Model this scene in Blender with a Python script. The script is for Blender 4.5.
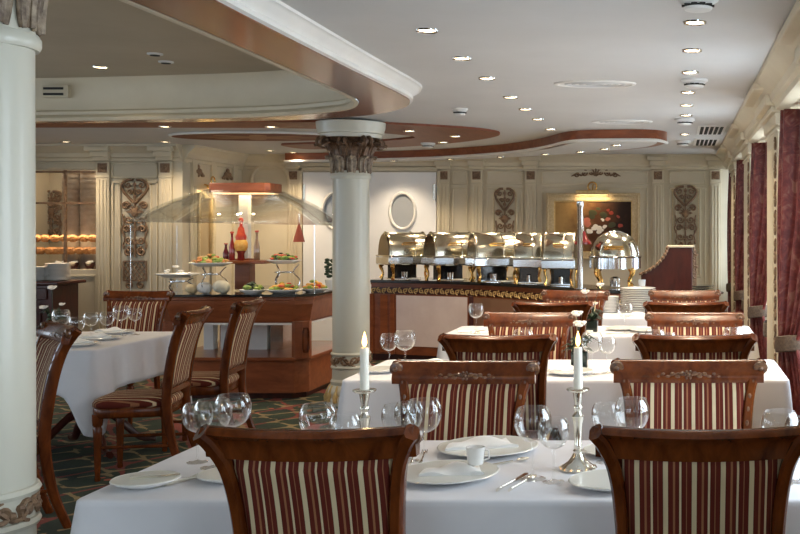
import bpy, math, random
from mathutils import Vector, Matrix
random.seed(7)
PI = math.pi
sc = bpy.context.scene
for o in list(bpy.data.objects): bpy.data.objects.remove(o)
COL = sc.collection
F = 1050.0; VX = 676.0; VY = 230.0; EYE = 1.5      # focal length in pixels, vanishing point, eye height

# ---------------------------------------------------------------- camera
cam = bpy.data.cameras.new('camera'); camo = bpy.data.objects.new('camera', cam); COL.objects.link(camo)
camo.location = (0, 0, EYE); camo.rotation_euler = (PI/2, 0, 0)
cam.sensor_width = 36; cam.lens = 36*F/800
cam.shift_x = -(VX-400)/800; cam.shift_y = -(267-VY)/800
cam.clip_start = .05; cam.clip_end = 200
sc.camera = camo

# ---------------------------------------------------------------- world, exposure, daylight
w = bpy.data.worlds.new('world'); sc.world = w; w.use_nodes = True
bg = w.node_tree.nodes['Background']; bg.inputs[0].default_value = (.70, .84, 1, 1); bg.inputs[1].default_value = 2.2
sc.view_settings.view_transform = 'Standard'; sc.view_settings.look = 'None'
sc.view_settings.gamma = 1; sc.view_settings.use_curve_mapping = False
sc.view_settings.exposure = 0.10
def area(name, loc, rot, sx, sy, power, col):
    l = bpy.data.lights.new(name, 'AREA'); l.shape = 'RECTANGLE'; l.size = sx; l.size_y = sy
    l.energy = power; l.color = col
    o = bpy.data.objects.new(name, l); o.location = loc; o.rotation_euler = rot; COL.objects.link(o); return o
BAYS = [(-3.5, -.95), (-.15, 1.6), (2.4, 4.15), (4.95, 6.7), (7.5, 9.23), (10.04, 11.5), (12.4, 13.2)]
DAY = (.80, .90, 1.0)
for a, b in BAYS:                                    # daylight outside each window of the right side
    area('window_daylight', (1.25, (a+b)/2, 1.55), (0, PI/2, 0), 1.5, (b-a)-.1, (20 if b < 2 else 35)*(b-a), DAY)
LBAYS = [(-3.0, -1.0), (.2, 2.2), (3.4, 5.4), (6.6, 8.6)]
for a, b in LBAYS:                                   # and outside the windows of the far left side
    area('window_daylight', (-8.75, (a+b)/2, 1.55), (0, -PI/2, 0), 1.5, b-a, 12*(b-a), DAY)
for x in (-6.2, -3.9, -1.6):                         # windows in the wall behind the camera
    area('window_daylight', (x, -4.45, 1.6), (PI/2, 0, 0), 1.5, 1.4, 11, DAY)

# ---------------------------------------------------------------- materials
def mat(name, col, rough=.5, metal=0, spec=.5, emit=None, es=0, coat=0, sheen=0):
    m = bpy.data.materials.new(name); m.use_nodes = True
    b = m.node_tree.nodes['Principled BSDF']
    b.inputs['Base Color'].default_value = (*col, 1); b.inputs['Roughness'].default_value = rough
    b.inputs['Metallic'].default_value = metal; b.inputs['Specular IOR Level'].default_value = spec
    b.inputs['Coat Weight'].default_value = coat; b.inputs['Coat Roughness'].default_value = .12
    b.inputs['Sheen Weight'].default_value = sheen
    if emit: b.inputs['Emission Color'].default_value = (*emit, 1); b.inputs['Emission Strength'].default_value = es
    return m
def nt(m): return m.node_tree.nodes, m.node_tree.links, m.node_tree.nodes['Principled BSDF']
def coords(m, scale=(1, 1, 1), kind='Object', rot=(0, 0, 0)):
    n, l, b = nt(m)
    t = n.new('ShaderNodeTexCoord'); mp = n.new('ShaderNodeMapping')
    mp.inputs['Scale'].default_value = scale; mp.inputs['Rotation'].default_value = rot
    l.new(t.outputs[kind], mp.inputs[0]); return mp.outputs[0]
def ramp(m, fac, stops, interp='LINEAR'):
    n, l, b = nt(m); r = n.new('ShaderNodeValToRGB'); r.color_ramp.interpolation = interp
    e = r.color_ramp.elements
    while len(e) < len(stops): e.new(.5)
    for i, (p, c) in enumerate(stops): e[i].position = p; e[i].color = (*c, 1)
    l.new(fac, r.inputs[0]); return r.outputs[0]
def noise(m, vec, scale, detail=4, rough=.5, dist=0):
    n, l, b = nt(m); t = n.new('ShaderNodeTexNoise'); t.inputs['Scale'].default_value = scale
    t.inputs['Detail'].default_value = detail; t.inputs['Roughness'].default_value = rough; t.inputs['Distortion'].default_value = dist
    l.new(vec, t.inputs['Vector']); return t.outputs['Fac']
def bump(m, h, s=.3, d=.01):
    n, l, b = nt(m); t = n.new('ShaderNodeBump'); t.inputs['Strength'].default_value = s; t.inputs['Distance'].default_value = d
    l.new(h, t.inputs['Height']); l.new(t.outputs[0], b.inputs['Normal'])
def math_(m, op, a, b_=None, c=None):
    n, l, b = nt(m); t = n.new('ShaderNodeMath'); t.operation = op
    for i, v in enumerate((a, b_, c)):
        if v is None: continue
        if isinstance(v, (int, float)): t.inputs[i].default_value = v
        else: l.new(v, t.inputs[i])
    return t.outputs[0]
def setc(m, c): m.node_tree.links.new(c, nt(m)[2].inputs['Base Color'])
def sep(m, v):
    n, l, b = nt(m); s = n.new('ShaderNodeSeparateXYZ'); l.new(v, s.inputs[0]); return s.outputs
def wood(name, dark, light, scale=(2, 2, 14), rough=.28, coat=.5):
    m = mat(name, light, rough, coat=coat, spec=.32)
    f = noise(m, coords(m, scale), 3.0, 6, .6, .6)
    setc(m, ramp(m, f, [(.25, dark), (.75, light)])); return m
def varied(name, a, b, scale=6, rough=.6, bs=0, **k):
    m = mat(name, a, rough, **k); f = noise(m, coords(m), scale, 5, .6)
    setc(m, ramp(m, f, [(.35, a), (.65, b)]))
    if bs: bump(m, f, bs)
    return m
def glass(name, tint=(1, 1, 1), ior=1.5, amount=1.0, base=0.0):
    m = bpy.data.materials.new(name); m.use_nodes = True; n = m.node_tree.nodes; l = m.node_tree.links; n.clear()
    out = n.new('ShaderNodeOutputMaterial'); mx = n.new('ShaderNodeMixShader'); tr = n.new('ShaderNodeBsdfTransparent')
    gl = n.new('ShaderNodeBsdfGlossy'); gl.inputs['Roughness'].default_value = .03; gl.inputs['Color'].default_value = (1, 1, 1, 1)
    tr.inputs[0].default_value = (*tint, 1); fr = n.new('ShaderNodeLayerWeight'); pw_ = n.new('ShaderNodeMath'); pw_.operation = 'POWER'; pw_.inputs[1].default_value = 2.7; l.new(fr.outputs['Facing'], pw_.inputs[0])
    mu = n.new('ShaderNodeMath'); mu.operation = 'MULTIPLY_ADD'; mu.inputs[1].default_value = amount; mu.inputs[2].default_value = base
    l.new(pw_.outputs[0], mu.inputs[0]); l.new(mu.outputs[0], mx.inputs[0]); l.new(tr.outputs[0], mx.inputs[1]); l.new(gl.outputs[0], mx.inputs[2])
    l.new(mx.outputs[0], out.inputs[0]); return m
M = {}
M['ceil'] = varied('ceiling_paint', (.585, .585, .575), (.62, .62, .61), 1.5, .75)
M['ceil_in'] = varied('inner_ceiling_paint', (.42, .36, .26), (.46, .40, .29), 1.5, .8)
M['colcream'] = None
M['cream'] = varied('cream_paint', (.60, .525, .38), (.66, .585, .43), 2.0, .5)
M['wall'] = varied('wall_cream_paint', (.60, .535, .40), (.65, .58, .44), 2.0, .55)
M['doorwhite'] = varied('door_white', (.84, .85, .86), (.87, .88, .89), 3.0, .4)
M['white'] = varied('white_paint', (.74, .73, .69), (.80, .79, .75), 3.0, .4)
M['colp'] = mat('column_paint', (.56, .545, .455), .38, coat=.2)
M['capbronze'] = varied('dark_bronzed_leaf', (.06, .030, .016), (.20, .115, .065), 40, .35, .5, metal=.3)
M['bronze'] = varied('bronzed_carving', (.15, .085, .048), (.30, .19, .11), 40, .5, .5, metal=.2)
M['gold'] = varied('gilding', (.50, .34, .13), (.70, .52, .24), 25, .4, .3, metal=.45)
M['giltframe'] = varied('pale_gilt', (.52, .40, .22), (.66, .54, .34), 60, .45, .5, metal=.2)
M['chairwood'] = wood('mahogany_chair_wood', (.035, .006, .0015), (.175, .043, .008), (6, 6, 2), .24, .08)
M['panelwood'] = wood('cherry_panel_wood', (.17, .045, .017), (.32, .10, .038), (1.2, 5, 5), .3, .3)
M['soffit'] = wood('polished_soffit_wood', (.15, .040, .018), (.25, .073, .032), (5, .8, 3), .2, .25)
M['soffit_dull'] = wood('satin_soffit_wood', (.15, .040, .018), (.25, .073, .032), (5, .8, 3), .5, 0)
M['darkwood'] = wood('dark_mahogany', (.030, .006, .004), (.080, .017, .010), (5, 5, 1.5), .32, .3)
M['cloth'] = varied('white_linen', (.70, .70, .73), (.76, .76, .79), 3, .8)
M['napkin'] = varied('napkin_linen', (.82, .82, .80), (.88, .88, .86), 20, .8)
M['china'] = mat('white_china', (.88, .87, .84), .15, coat=.3)
M['chinaedge'] = mat('plate_rim_band', (.72, .72, .66), .2)
M['silver'] = mat('polished_silver', (.90, .86, .76), .17, 1)
M['chrome'] = mat('chrome', (.72, .74, .76), .12, 1)
M['lid'] = mat('polished_lid_steel', (.66, .62, .50), .17, 1)
M['lidenddark'] = mat('lid_end_dark_reflection', (.20, .16, .11), .25, 1)  # lid ends: dark brown reflection put into the steel colour
M['brass'] = mat('brass', (.80, .50, .16), .2, 1)
M['black'] = mat('black_granite', (.012, .013, .014), .12, coat=.5)
M['darkvoid'] = mat('dark_slot', (.02, .02, .018), .8)
M['wax'] = mat('candle_wax', (.88, .85, .74), .4)
M['flame'] = mat('candle_flame', (1, .6, .2), .5, emit=(1, .50, .14), es=9)
M['wick'] = mat('wick', (.03, .02, .02), .9)
M['glass'] = glass('wine_glass', (.985, .99, .99), 1.55, .85, .04)
M['pane'] = glass('clear_pane', (.96, .97, .97), 1.45, .5, .03)
M['guard'] = glass('sneeze_guard_glass', (.90, .92, .92), 1.5, .45, .06)
M['lampglow'] = mat('lit_lamp_disc', (1, .9, .7), .5, emit=(1, .80, .50), es=9)
M['warmglow'] = mat('lit_warm_strip', (1, .8, .5), .5, emit=(1, .70, .34), es=2.2)
M['plastic'] = mat('white_plastic', (.72, .72, .70), .4)
M['green'] = varied('dark_leaf', (.008, .022, .010), (.025, .055, .02), 40, .5)
M['lettuce'] = varied('salad_leaf', (.10, .22, .03), (.35, .42, .08), 30, .5)
M['petal'] = varied('white_petal', (.80, .74, .66), (.88, .84, .78), 30, .6)
M['vase'] = mat('dark_green_glass_vase', (.006, .016, .012), .15, coat=.3)
M['tomato'] = varied('red_fruit', (.45, .03, .02), (.65, .10, .04), 20, .3)
M['orange'] = varied('orange_food', (.70, .30, .05), (.80, .50, .12), 30, .5)
M['bread'] = varied('baked_pastry', (.42, .17, .05), (.62, .30, .10), 30, .5)
M['mauve'] = varied('pale_panel_laminate', (.74, .64, .64), (.82, .73, .73), 3, .25, coat=.3)
M['brownpanel'] = mat('brown_panel', (.22, .12, .075), .35)
M['mirror'] = mat('tinted_mirror', (.55, .48, .38), .05, 1)
M['redglass'] = mat('dark_red_shade', (.22, .02, .02), .2, coat=.5)
M['conerefl'] = mat('red_brown_reflection', (.34, .07, .04), .4)  # colour of the reflection modelled as a cone
M['daywall'] = mat('outdoor_pale', (.7, .75, .8), .8)
# striped upholstery
m = mat('striped_upholstery', (.2, .04, .03), .85, spec=.2); M['stripe'] = m
s = sep(m, coords(m)); fr = math_(m, 'FRACT', math_(m, 'MULTIPLY_ADD', s[0], 1/.072, .31))
R_ = (.105, .016, .009); C_ = (.58, .47, .29); T_ = (.28, .12, .055)
setc(m, ramp(m, fr, [(0, C_), (.17, R_), (.34, T_), (.42, R_), (.56, C_), (.635, R_), (.80, T_), (.83, R_)], 'CONSTANT'))
bump(m, noise(m, coords(m, (60, 60, 250)), 5, 2), .25, .002)
# patterned carpet
m = mat('patterned_carpet', (.03, .06, .03), .95); M['carpet'] = m; n, l, b = nt(m)
v = coords(m, (1, 1, 1))
sx, sy, sz = sep(m, v)
def absin(a, f, ph=0): return math_(m, 'SINE', math_(m, 'MULTIPLY_ADD', a, f, ph))
wv = math_(m, 'ABSOLUTE', math_(m, 'SUBTRACT', absin(sy, 2*PI/.44), math_(m, 'MULTIPLY', absin(sx, 2*PI/.38), .8)))
wv2 = math_(m, 'ABSOLUTE', math_(m, 'ADD', absin(sy, 2*PI/.88, .9), math_(m, 'MULTIPLY', absin(sx, 2*PI/.52, .4), .95)))
nz = noise(m, v, 16, 4, .7)
l1 = math_(m, 'LESS_THAN', math_(m, 'ADD', wv, math_(m, 'MULTIPLY', nz, .55)), .50)
l2 = math_(m, 'LESS_THAN', math_(m, 'ADD', wv2, math_(m, 'MULTIPLY', nz, .55)), .47)
base = ramp(m, noise(m, v, 5, 3), [(.45, (.007, .017, .008)), (.55, (.011, .026, .011))])
def mix(fac, a, c):
    t = n.new('ShaderNodeMix'); t.data_type = 'RGBA'; l.new(fac, t.inputs[0])
    for i, q in ((6, a), (7, c)):
        if isinstance(q, tuple): t.inputs[i].default_value = (*q, 1)
        else: l.new(q, t.inputs[i])
    return t.outputs[2]
mask = math_(m, 'GREATER_THAN', noise(m, coords(m, (1, 1.6, 1)), 4.5, 2), .46); l1 = math_(m, 'MULTIPLY', l1, mask)
c1 = mix(l2, base, (.15, .026, .016)); c2 = mix(l1, c1, (.21, .155, .07))
vo = n.new('ShaderNodeTexVoronoi'); vo.inputs['Scale'].default_value = 5.5; l.new(v, vo.inputs['Vector'])
c3 = mix(math_(m, 'LESS_THAN', vo.outputs['Distance'], .13), c2, (.34, .07, .035)); setc(m, c3)
bump(m, noise(m, v, 300, 2), .4, .004)
# red damask
m = mat('red_damask', (.3, .06, .06), .42, spec=.4); M['damask'] = m; n, l, b = nt(m)
vo = n.new('ShaderNodeTexVoronoi'); vo.feature = 'DISTANCE_TO_EDGE'; vo.inputs['Scale'].default_value = 8; l.new(coords(m, (1, 1, .8)), vo.inputs['Vector'])
nn = noise(m, coords(m), 11, 3, .55, 2.2)
setc(m, ramp(m, math_(m, 'ADD', math_(m, 'MULTIPLY', vo.outputs[0], .5), nn), [(.44, (.11, .020, .018)), (.54, (.15, .028, .025)), (.63, (.17, .038, .032)), (.72, (.22, .09, .065))]))
# marquetry medallion
m = mat('marquetry', (.3, .12, .06), .65, spec=.15); M['marquetry'] = m
x_, y_, z_ = sep(m, coords(m)); ang = math_(m, 'ARCTAN2', math_(m, 'MULTIPLY', y_, 2), x_)
st = math_(m, 'SINE', math_(m, 'MULTIPLY', ang, 8)); rr = math_(m, 'POWER', math_(m, 'ADD', math_(m, 'MULTIPLY', x_, x_), math_(m, 'MULTIPLY', math_(m, 'MULTIPLY', y_, y_), 4)), .5)
q = math_(m, 'LESS_THAN', rr, math_(m, 'MULTIPLY_ADD', st, .18, .42))
n, l, b = nt(m); t = n.new('ShaderNodeMix'); t.data_type = 'RGBA'; l.new(q, t.inputs[0]); t.inputs[6].default_value = (.20, .075, .04, 1); t.inputs[7].default_value = (.40, .22, .12, 1); setc(m, t.outputs[2])
# painted still life (dark ground with warm light on one side, as painted)
m = mat('painted_ground', (.2, .1, .05), .6, spec=.2); M['painting'] = m
x_, y_, z_ = sep(m, coords(m)); f = noise(m, coords(m), 5, 4, .6)
setc(m, ramp(m, math_(m, 'ADD', math_(m, 'MULTIPLY', x_, -.7), math_(m, 'MULTIPLY_ADD', f, .5, .25)), [(.25, (.025, .014, .012)), (.5, (.12, .05, .025)), (.8, (.42, .26, .10))]))

# ---------------------------------------------------------------- mesh tools
class MB:
    def __init__(s): s.v = []; s.f = []
    def add(s, vs, fs):
        o = len(s.v); s.v += [tuple(p) for p in vs]; s.f += [tuple(i+o for i in f) for f in fs]; return s
    def box(s, x0, x1, y0, y1, z0, z1):
        return s.add([(x0,y0,z0),(x1,y0,z0),(x1,y1,z0),(x0,y1,z0),(x0,y0,z1),(x1,y0,z1),(x1,y1,z1),(x0,y1,z1)],
                     [(3,2,1,0),(4,5,6,7),(0,1,5,4),(1,2,6,5),(2,3,7,6),(3,0,4,7)])
    def prism(s, pts, z0, z1, side=True, bottom=True, top=True):     # ccw outline in x,y
        n = len(pts); vs = [(x, y, z0) for x, y in pts]+[(x, y, z1) for x, y in pts]; fs = []
        if bottom: fs.append(tuple(reversed(range(n))))
        if top: fs.append(tuple(range(n, 2*n)))
        if side: fs += [(i, (i+1) % n, n+(i+1) % n, n+i) for i in range(n)]
        return s.add(vs, fs)
    def prism_y(s, pts, y0, y1):                                       # outline in x,z seen from the front, ccw
        n = len(pts); vs = [(x, y0, z) for x, z in pts]+[(x, y1, z) for x, z in pts]
        fs = [tuple(range(n)), tuple(reversed(range(n, 2*n)))]+[((i+1) % n, i, n+i, n+(i+1) % n) for i in range(n)]
        return s.add(vs, fs)
    def lathe(s, prof, c=(0, 0, 0), seg=24, sx=1, sy=1, rot=0, a0=0, a1=2*PI):
        full = abs(a1-a0-2*PI) < 1e-6; n = seg if full else seg+1; vs = []; fs = []
        for r, z in prof:
            for i in range(n):
                a = a0+(a1-a0)*i/seg+rot; vs.append((c[0]+r*math.cos(a)*sx, c[1]+r*math.sin(a)*sy, c[2]+z))
        for j in range(len(prof)-1):
            for i in range(seg):
                k = (i+1) % n; fs.append((j*n+i, j*n+k, (j+1)*n+k, (j+1)*n+i))
        if full:
            if prof[0][0] > 1e-5: fs.append(tuple(reversed(range(n))))
            if prof[-1][0] > 1e-5: fs.append(tuple(range((len(prof)-1)*n, len(prof)*n)))
        return s.add(vs, fs)
    def ball(s, c, r, sx=1, sy=1, sz=1, seg=12, rings=7):
        return s.lathe([(max(r*math.sin(PI*j/rings), 1e-6), -r*sz*math.cos(PI*j/rings)) for j in range(rings+1)], c, seg, sx, sy)
    def tube(s, pts, r, seg=8, closed=False, flat=1.0, up=None):
        pts = [Vector(p) for p in pts]; n = len(pts); rs = r if isinstance(r, (list, tuple)) else [r]*n
        vs = []; fs = []; pn = None
        for i, p in enumerate(pts):
            if closed: t = pts[(i+1) % n]-pts[i-1]
            else: t = pts[min(i+1, n-1)]-pts[max(i-1, 0)]
            if t.length < 1e-9: t = Vector((0, 0, 1))
            t.normalize()
            if up is not None: a = Vector(up)-t*t.dot(Vector(up))
            elif pn is None: a = t.orthogonal()
            else: a = pn-t*pn.dot(t)
            if a.length < 1e-6: a = t.orthogonal()
            a.normalize(); pn = a; b_ = t.cross(a)
            for k in range(seg):
                g = 2*PI*(k+.5)/seg; vs.append(p+(a*math.cos(g)*flat+b_*math.sin(g))*rs[i])
        m_ = n if closed else n-1
        for i in range(m_):
            for k in range(seg):
                k2 = (k+1) % seg; j = (i+1) % n; fs.append((i*seg+k, i*seg+k2, j*seg+k2, j*seg+k))
        if not closed: fs.append(tuple(reversed(range(seg)))); fs.append(tuple(range((n-1)*seg, n*seg)))
        return s.add(vs, fs)
    def loft(s, rings, closed=True, caps=True):                        # rings of equal length
        n = len(rings[0]); vs = [p for r in rings for p in r]; fs = []
        for j in range(len(rings)-1):
            for i in range(n if closed else n-1):
                k = (i+1) % n; fs.append((j*n+i, j*n+k, (j+1)*n+k, (j+1)*n+i))
        if caps and closed: fs.append(tuple(reversed(range(n)))); fs.append(tuple(range((len(rings)-1)*n, len(rings)*n)))
        return s.add(vs, fs)
    def grid(s, fn, nu, nv):
        vs = [fn(i/nu, j/nv) for j in range(nv+1) for i in range(nu+1)]
        return s.add(vs, [(j*(nu+1)+i, j*(nu+1)+i+1, (j+1)*(nu+1)+i+1, (j+1)*(nu+1)+i) for j in range(nv) for i in range(nu)])
    def xf(s, mat4):
        s.v = [tuple(mat4 @ Vector(p)) for p in s.v]; return s
    def build(s, name, material, parent=None, smooth=True, bevel=0, angle=35, loc=None, rot=None, thick=0):
        me = bpy.data.meshes.new(name); me.from_pydata(s.v, [], s.f); me.materials.append(material)
        import bmesh
        b_ = bmesh.new(); b_.from_mesh(me); bmesh.ops.recalc_face_normals(b_, faces=b_.faces); b_.to_mesh(me); b_.free()
        if smooth:
            me.polygons.foreach_set('use_smooth', [True]*len(me.polygons))
            try: me.set_sharp_from_angle(angle=math.radians(angle))
            except Exception: pass
        me.update(); o = bpy.data.objects.new(name, me); COL.objects.link(o)
        if parent: o.parent = parent
        if loc: o.location = loc
        if rot: o.rotation_euler = rot
        if thick:
            t = o.modifiers.new('thickness', 'SOLIDIFY'); t.thickness = thick; t.offset = 0
        if bevel:
            t = o.modifiers.new('bevel', 'BEVEL'); t.width = bevel; t.segments = 2; t.limit_method = 'ANGLE'
        return o
def tag(o, label, cat, group=None, kind=None):
    o['label'] = label; o['category'] = cat
    if group: o['group'] = group
    if kind: o['kind'] = kind
    return o
def struct(o): o['kind'] = 'structure'; return o
def empty(name, loc=(0, 0, 0), rz=0):
    o = bpy.data.objects.new(name, None); o.location = loc; o.rotation_euler = (0, 0, rz); o.empty_display_size = .1; COL.objects.link(o); return o
def kids(o): return [c for c in bpy.data.objects if c.parent == o]
def copy_tree(o, parent=None):
    c = o.copy(); COL.objects.link(c); c.parent = parent
    for ch in kids(o): copy_tree(ch, c)
    return c
def relabel(o, loc=None, rz=None, label=None, group=None, scale=None):
    if loc: o.location = loc
    if rz is not None: o.rotation_euler = (0, 0, rz)
    if label: o['label'] = label
    if group: o['group'] = group
    if scale: o.scale = scale
    return o
class Proto:
    """first use moves the built thing itself, later uses copy it"""
    def __init__(s, root): s.root = root; s.used = False
    def put(s, loc, rz=0, label=None, group=None, scale=None):
        o = s.root if not s.used else copy_tree(s.root); s.used = True
        return relabel(o, loc, rz, label, group, scale)
def at(px, py, Y): return Vector(((px-VX)*Y/F, Y, EYE+(VY-py)*Y/F))
def plan(px, py, H):                                                   # point on a level plane H above (or below) the eye
    Y = F*H/(VY-py); return ((px-VX)*Y/F, Y)
def spiral(cx, cz, r, turns, a0, dirn=1, n=18, y=0, tail=None):
    pts = []
    for i in range(n+1):
        t = i/n; rr = r*(1-t*.85); a = a0+dirn*t*turns*2*PI; pts.append((cx+rr*math.cos(a), y, cz+rr*math.sin(a)))
    if tail: pts = [(p[0], y, p[1]) for p in tail]+pts
    return pts
def catmull(pts, n=6, closed=False):
    out = []; N = len(pts); P = [Vector(p) for p in pts]
    for i in range(N if closed else N-1):
        p0 = P[(i-1) % N] if closed or i else P[0]; p1 = P[i]; p2 = P[(i+1) % N]; p3 = P[(i+2) % N] if closed or i+2 < N else P[-1]
        for k in range(n):
            t = k/n; out.append(.5*((2*p1)+(p2-p0)*t+(2*p0-5*p1+4*p2-p3)*t*t+(3*p1-p0-3*p2+p3)*t**3))
    if not closed: out.append(P[-1])
    return out

# ================================================================= ROOM SHELL
CZ = 2.45; SZ = 2.35; DZ = 2.68
YB = 13.3; YA = 11.7; XS = -5.5; XL = -8.2; XR = .92; XF = .65; YN = -4.0
b = MB(); b.box(XL-.3, XR+.3, YN-.3, YB+.3, -.1, 0)
struct(b.build('floor', M['carpet'], smooth=False))
# --- raised oval in the ceiling: inner and outer edges of its dropped timber ring
inner = [(-2.03, -1.2), (-2.03, 1), (-2.03, 3), (-2.02, 4.46), (-2.04, 5.5), (-2.05, 6.2), (-2.06, 6.6), (-2.10, 6.95), (-2.27, 7.35), (-2.54, 7.6), (-2.99, 7.83), (-3.64, 8.0), (-5.0, 8.2), (-6.4, 8.2)]
outer = [(-1.70, -1.5), (-1.70, 1), (-1.70, 3), (-1.72, 4.46), (-1.73, 5.5), (-1.73, 6.2), (-1.73, 6.6), (-1.76, 6.95), (-1.92, 7.35), (-2.25, 7.75), (-2.75, 8.04), (-3.55, 8.22), (-5.0, 8.36), (-6.4, 8.36)]
ci = [p[:2] for p in catmull([(x, y, 0) for x, y in inner], 6)]; co = [p[:2] for p in catmull([(x, y, 0) for x, y in outer], 6)]
ci += [(-6.8, 7.9), (-6.9, 7.3), (-6.9, -.9), (-6.5, -1.2)]; co += [(-7.0, 8.1), (-7.15, 7.3), (-7.15, -1.2), (-6.6, -1.5)]
b = MB(); n = len(ci)
b.add([(x, y, SZ) for x, y in ci]+[(x, y, SZ) for x, y in co]+[(x, y, SZ+.04) for x, y in ci]+[(x, y, SZ+.04) for x, y in co],
      [(i, (i+1) % n, n+(i+1) % n, n+i) for i in range(n)]+[(2*n+i, 3*n+i, 3*n+(i+1) % n, 2*n+(i+1) % n) for i in range(n)]
      + [(i, 2*n+i, 2*n+(i+1) % n, (i+1) % n) for i in range(n)]+[(n+i, n+(i+1) % n, 3*n+(i+1) % n, 3*n+i) for i in range(n)])
struct(b.build('trim_1', M['soffit'], smooth=False))
def offset_loop(loop, d):
    out = []; N = len(loop)
    for i in range(N):
        a = Vector(loop[i-1]); c = Vector(loop[(i+1) % N]); t = (c-a).normalized(); nrm = Vector((t.y, -t.x)); p = Vector(loop[i])+nrm*d; out.append((p.x, p.y))
    return out
def ringstrip(name, loop, prof, material):                              # prof: (outward offset, z)
    rings = [[(x, y, z) for x, y in offset_loop(loop, d)] for d, z in prof]
    return struct(MB().loft(rings, True, False).build(name, material, angle=50))
# (loops run +Y on the right side so +d points to +X = away from the opening)
ringstrip('trim_2', co, [(0, SZ+.005), (.018, SZ+.012), (.02, SZ+.03), (.012, SZ+.038), (.03, SZ+.06), (.055, SZ+.078), (.06, SZ+.085), (.075, SZ+.088), (.08, CZ+.003)], M['white'])
ringstrip('trim_3', ci, [(-.002, SZ-.004), (-.03, SZ-.004), (-.045, SZ+.02), (-.03, SZ+.04), (-.01, SZ+.045), (-.015, SZ+.07), (.01, SZ+.085), (.012, SZ+.13), (.01, DZ-.05), (-.04, DZ)], M['cream'])
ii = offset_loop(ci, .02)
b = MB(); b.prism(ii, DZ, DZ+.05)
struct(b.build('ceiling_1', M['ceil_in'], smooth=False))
# main ceiling with the oval cut out of it (four pieces meeting outside the ring)
hole = offset_loop(co, .07)
b = MB()
vs = [(x, y, CZ) for x, y in hole]
import bmesh
bm = bmesh.new()
hv = [bm.verts.new(v) for v in vs]; ov = [bm.verts.new(v) for v in [(XL-.3, YN-.3, CZ), (XR+.3, YN-.3, CZ), (XR+.3, YB+.3, CZ), (XL-.3, YB+.3, CZ)]]
ed = [bm.edges.new((hv[i], hv[(i+1) % len(hv)])) for i in range(len(hv))]+[bm.edges.new((ov[i], ov[(i+1) % 4])) for i in range(4)]
bmesh.ops.triangle_fill(bm, use_beauty=True, use_dissolve=False, edges=ed)
for f in bm.faces:
    f.normal_update()
    if f.normal.z > 0: f.normal_flip()
bm.normal_update()
me = bpy.data.meshes.new('ceiling'); bm.to_mesh(me); bm.free(); me.materials.append(M['ceil'])
struct(bpy.data.objects.new('ceiling', me)); COL.objects.link(bpy.data.objects['ceiling'])

# --- crescent timber soffit beside the round column
cres = [(34, 122.5), (150, 122.2), (300, 122), (350, 122.8), (400, 124.8), (440, 127), (470, 129), (490, 131.3), (500, 134.3), (490, 138), (460, 142.3), (420, 145.8), (380, 148), (330, 149.2), (303, 149), (281, 145.4),
        (300, 144.2), (340, 143), (380, 141.2), (405, 139.2), (415, 137.5), (405, 135.4), (380, 133), (340, 130.5), (300, 128.5), (200, 127.8), (34, 127.6)]
CH = .93
cp = [plan(x, y, CH) for x, y in cres]
cp[0] = (-6.6, cp[0][1]); cp[-1] = (-6.6, cp[-1][1]); cp = [(x, max(y, 8.6)) for x, y in cp]
cs = [tuple(p[:2]) for p in catmull([(x, y, 0) for x, y in cp], 4)]
struct(MB().prism(cs, EYE+CH, CZ).build('trim_4', M['soffit_dull'], smooth=False))
# --- long S-shaped dropped soffit over the hot buffet
near = [(285, 161.2), (330, 160.6), (400, 159), (440, 157.5), (480, 155), (510, 152.4), (535, 149), (552, 145.5), (562.5, 142.8), (576, 141), (600, 140.2), (645, 140), (660, 140.8), (667, 143)]
far = [(655, 147), (630, 150), (600, 152.5), (540, 156.3), (480, 159.3), (400, 162), (330, 163), (285, 163.3)]
SP = [plan(x, y, .85) for x, y in near]; SQ = [plan(x, y, .85) for x, y in far]
poly = [tuple(p[:2]) for p in catmull([(x, y, 0) for x, y in SP+SQ], 4)]
struct(MB().prism(poly, SZ+.006, CZ).build('trim_5', M['panelwood'], angle=60))
pin = offset_loop(poly, .0)
# underside: pale infill, white bead on the near edge, timber band on the far edge
def inset(poly_, d):
    o1 = offset_loop(poly_, d); c = Vector((sum(p[0] for p in poly_)/len(poly_), sum(p[1] for p in poly_)/len(poly_)))
    o2 = offset_loop(poly_, -d)
    a1 = sum((Vector(p)-c).length for p in o1); a2 = sum((Vector(p)-c).length for p in o2)
    return o1 if a1 < a2 else o2
struct(MB().prism(inset(poly, .10), SZ-.002, SZ+.02).build('trim_6', M['ceil'], smooth=False))
nb = catmull([(x, y-.012, SZ+.0) for x, y in SP], 4)
struct(MB().tube(nb, .016, 6).build('trim_7', M['white']))
# --- inlaid oval medallion
md = empty('ceiling_medallion', (-4.18, 10.5, 2.425)); tag(md, 'oval inlaid wooden medallion with a star, set in the ceiling left of the round column', 'ceiling medallion')
MB().lathe([(.001, 0), (.84, 0), (.84, .03)], seg=48, sy=.5).build('inlay_panel', M['marquetry'], md)
MB().tube([(.86*math.cos(a*PI/24), .44*math.sin(a*PI/24), .012) for a in range(48)], .012, 8, True).build('rim', M['white'], md)

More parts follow.
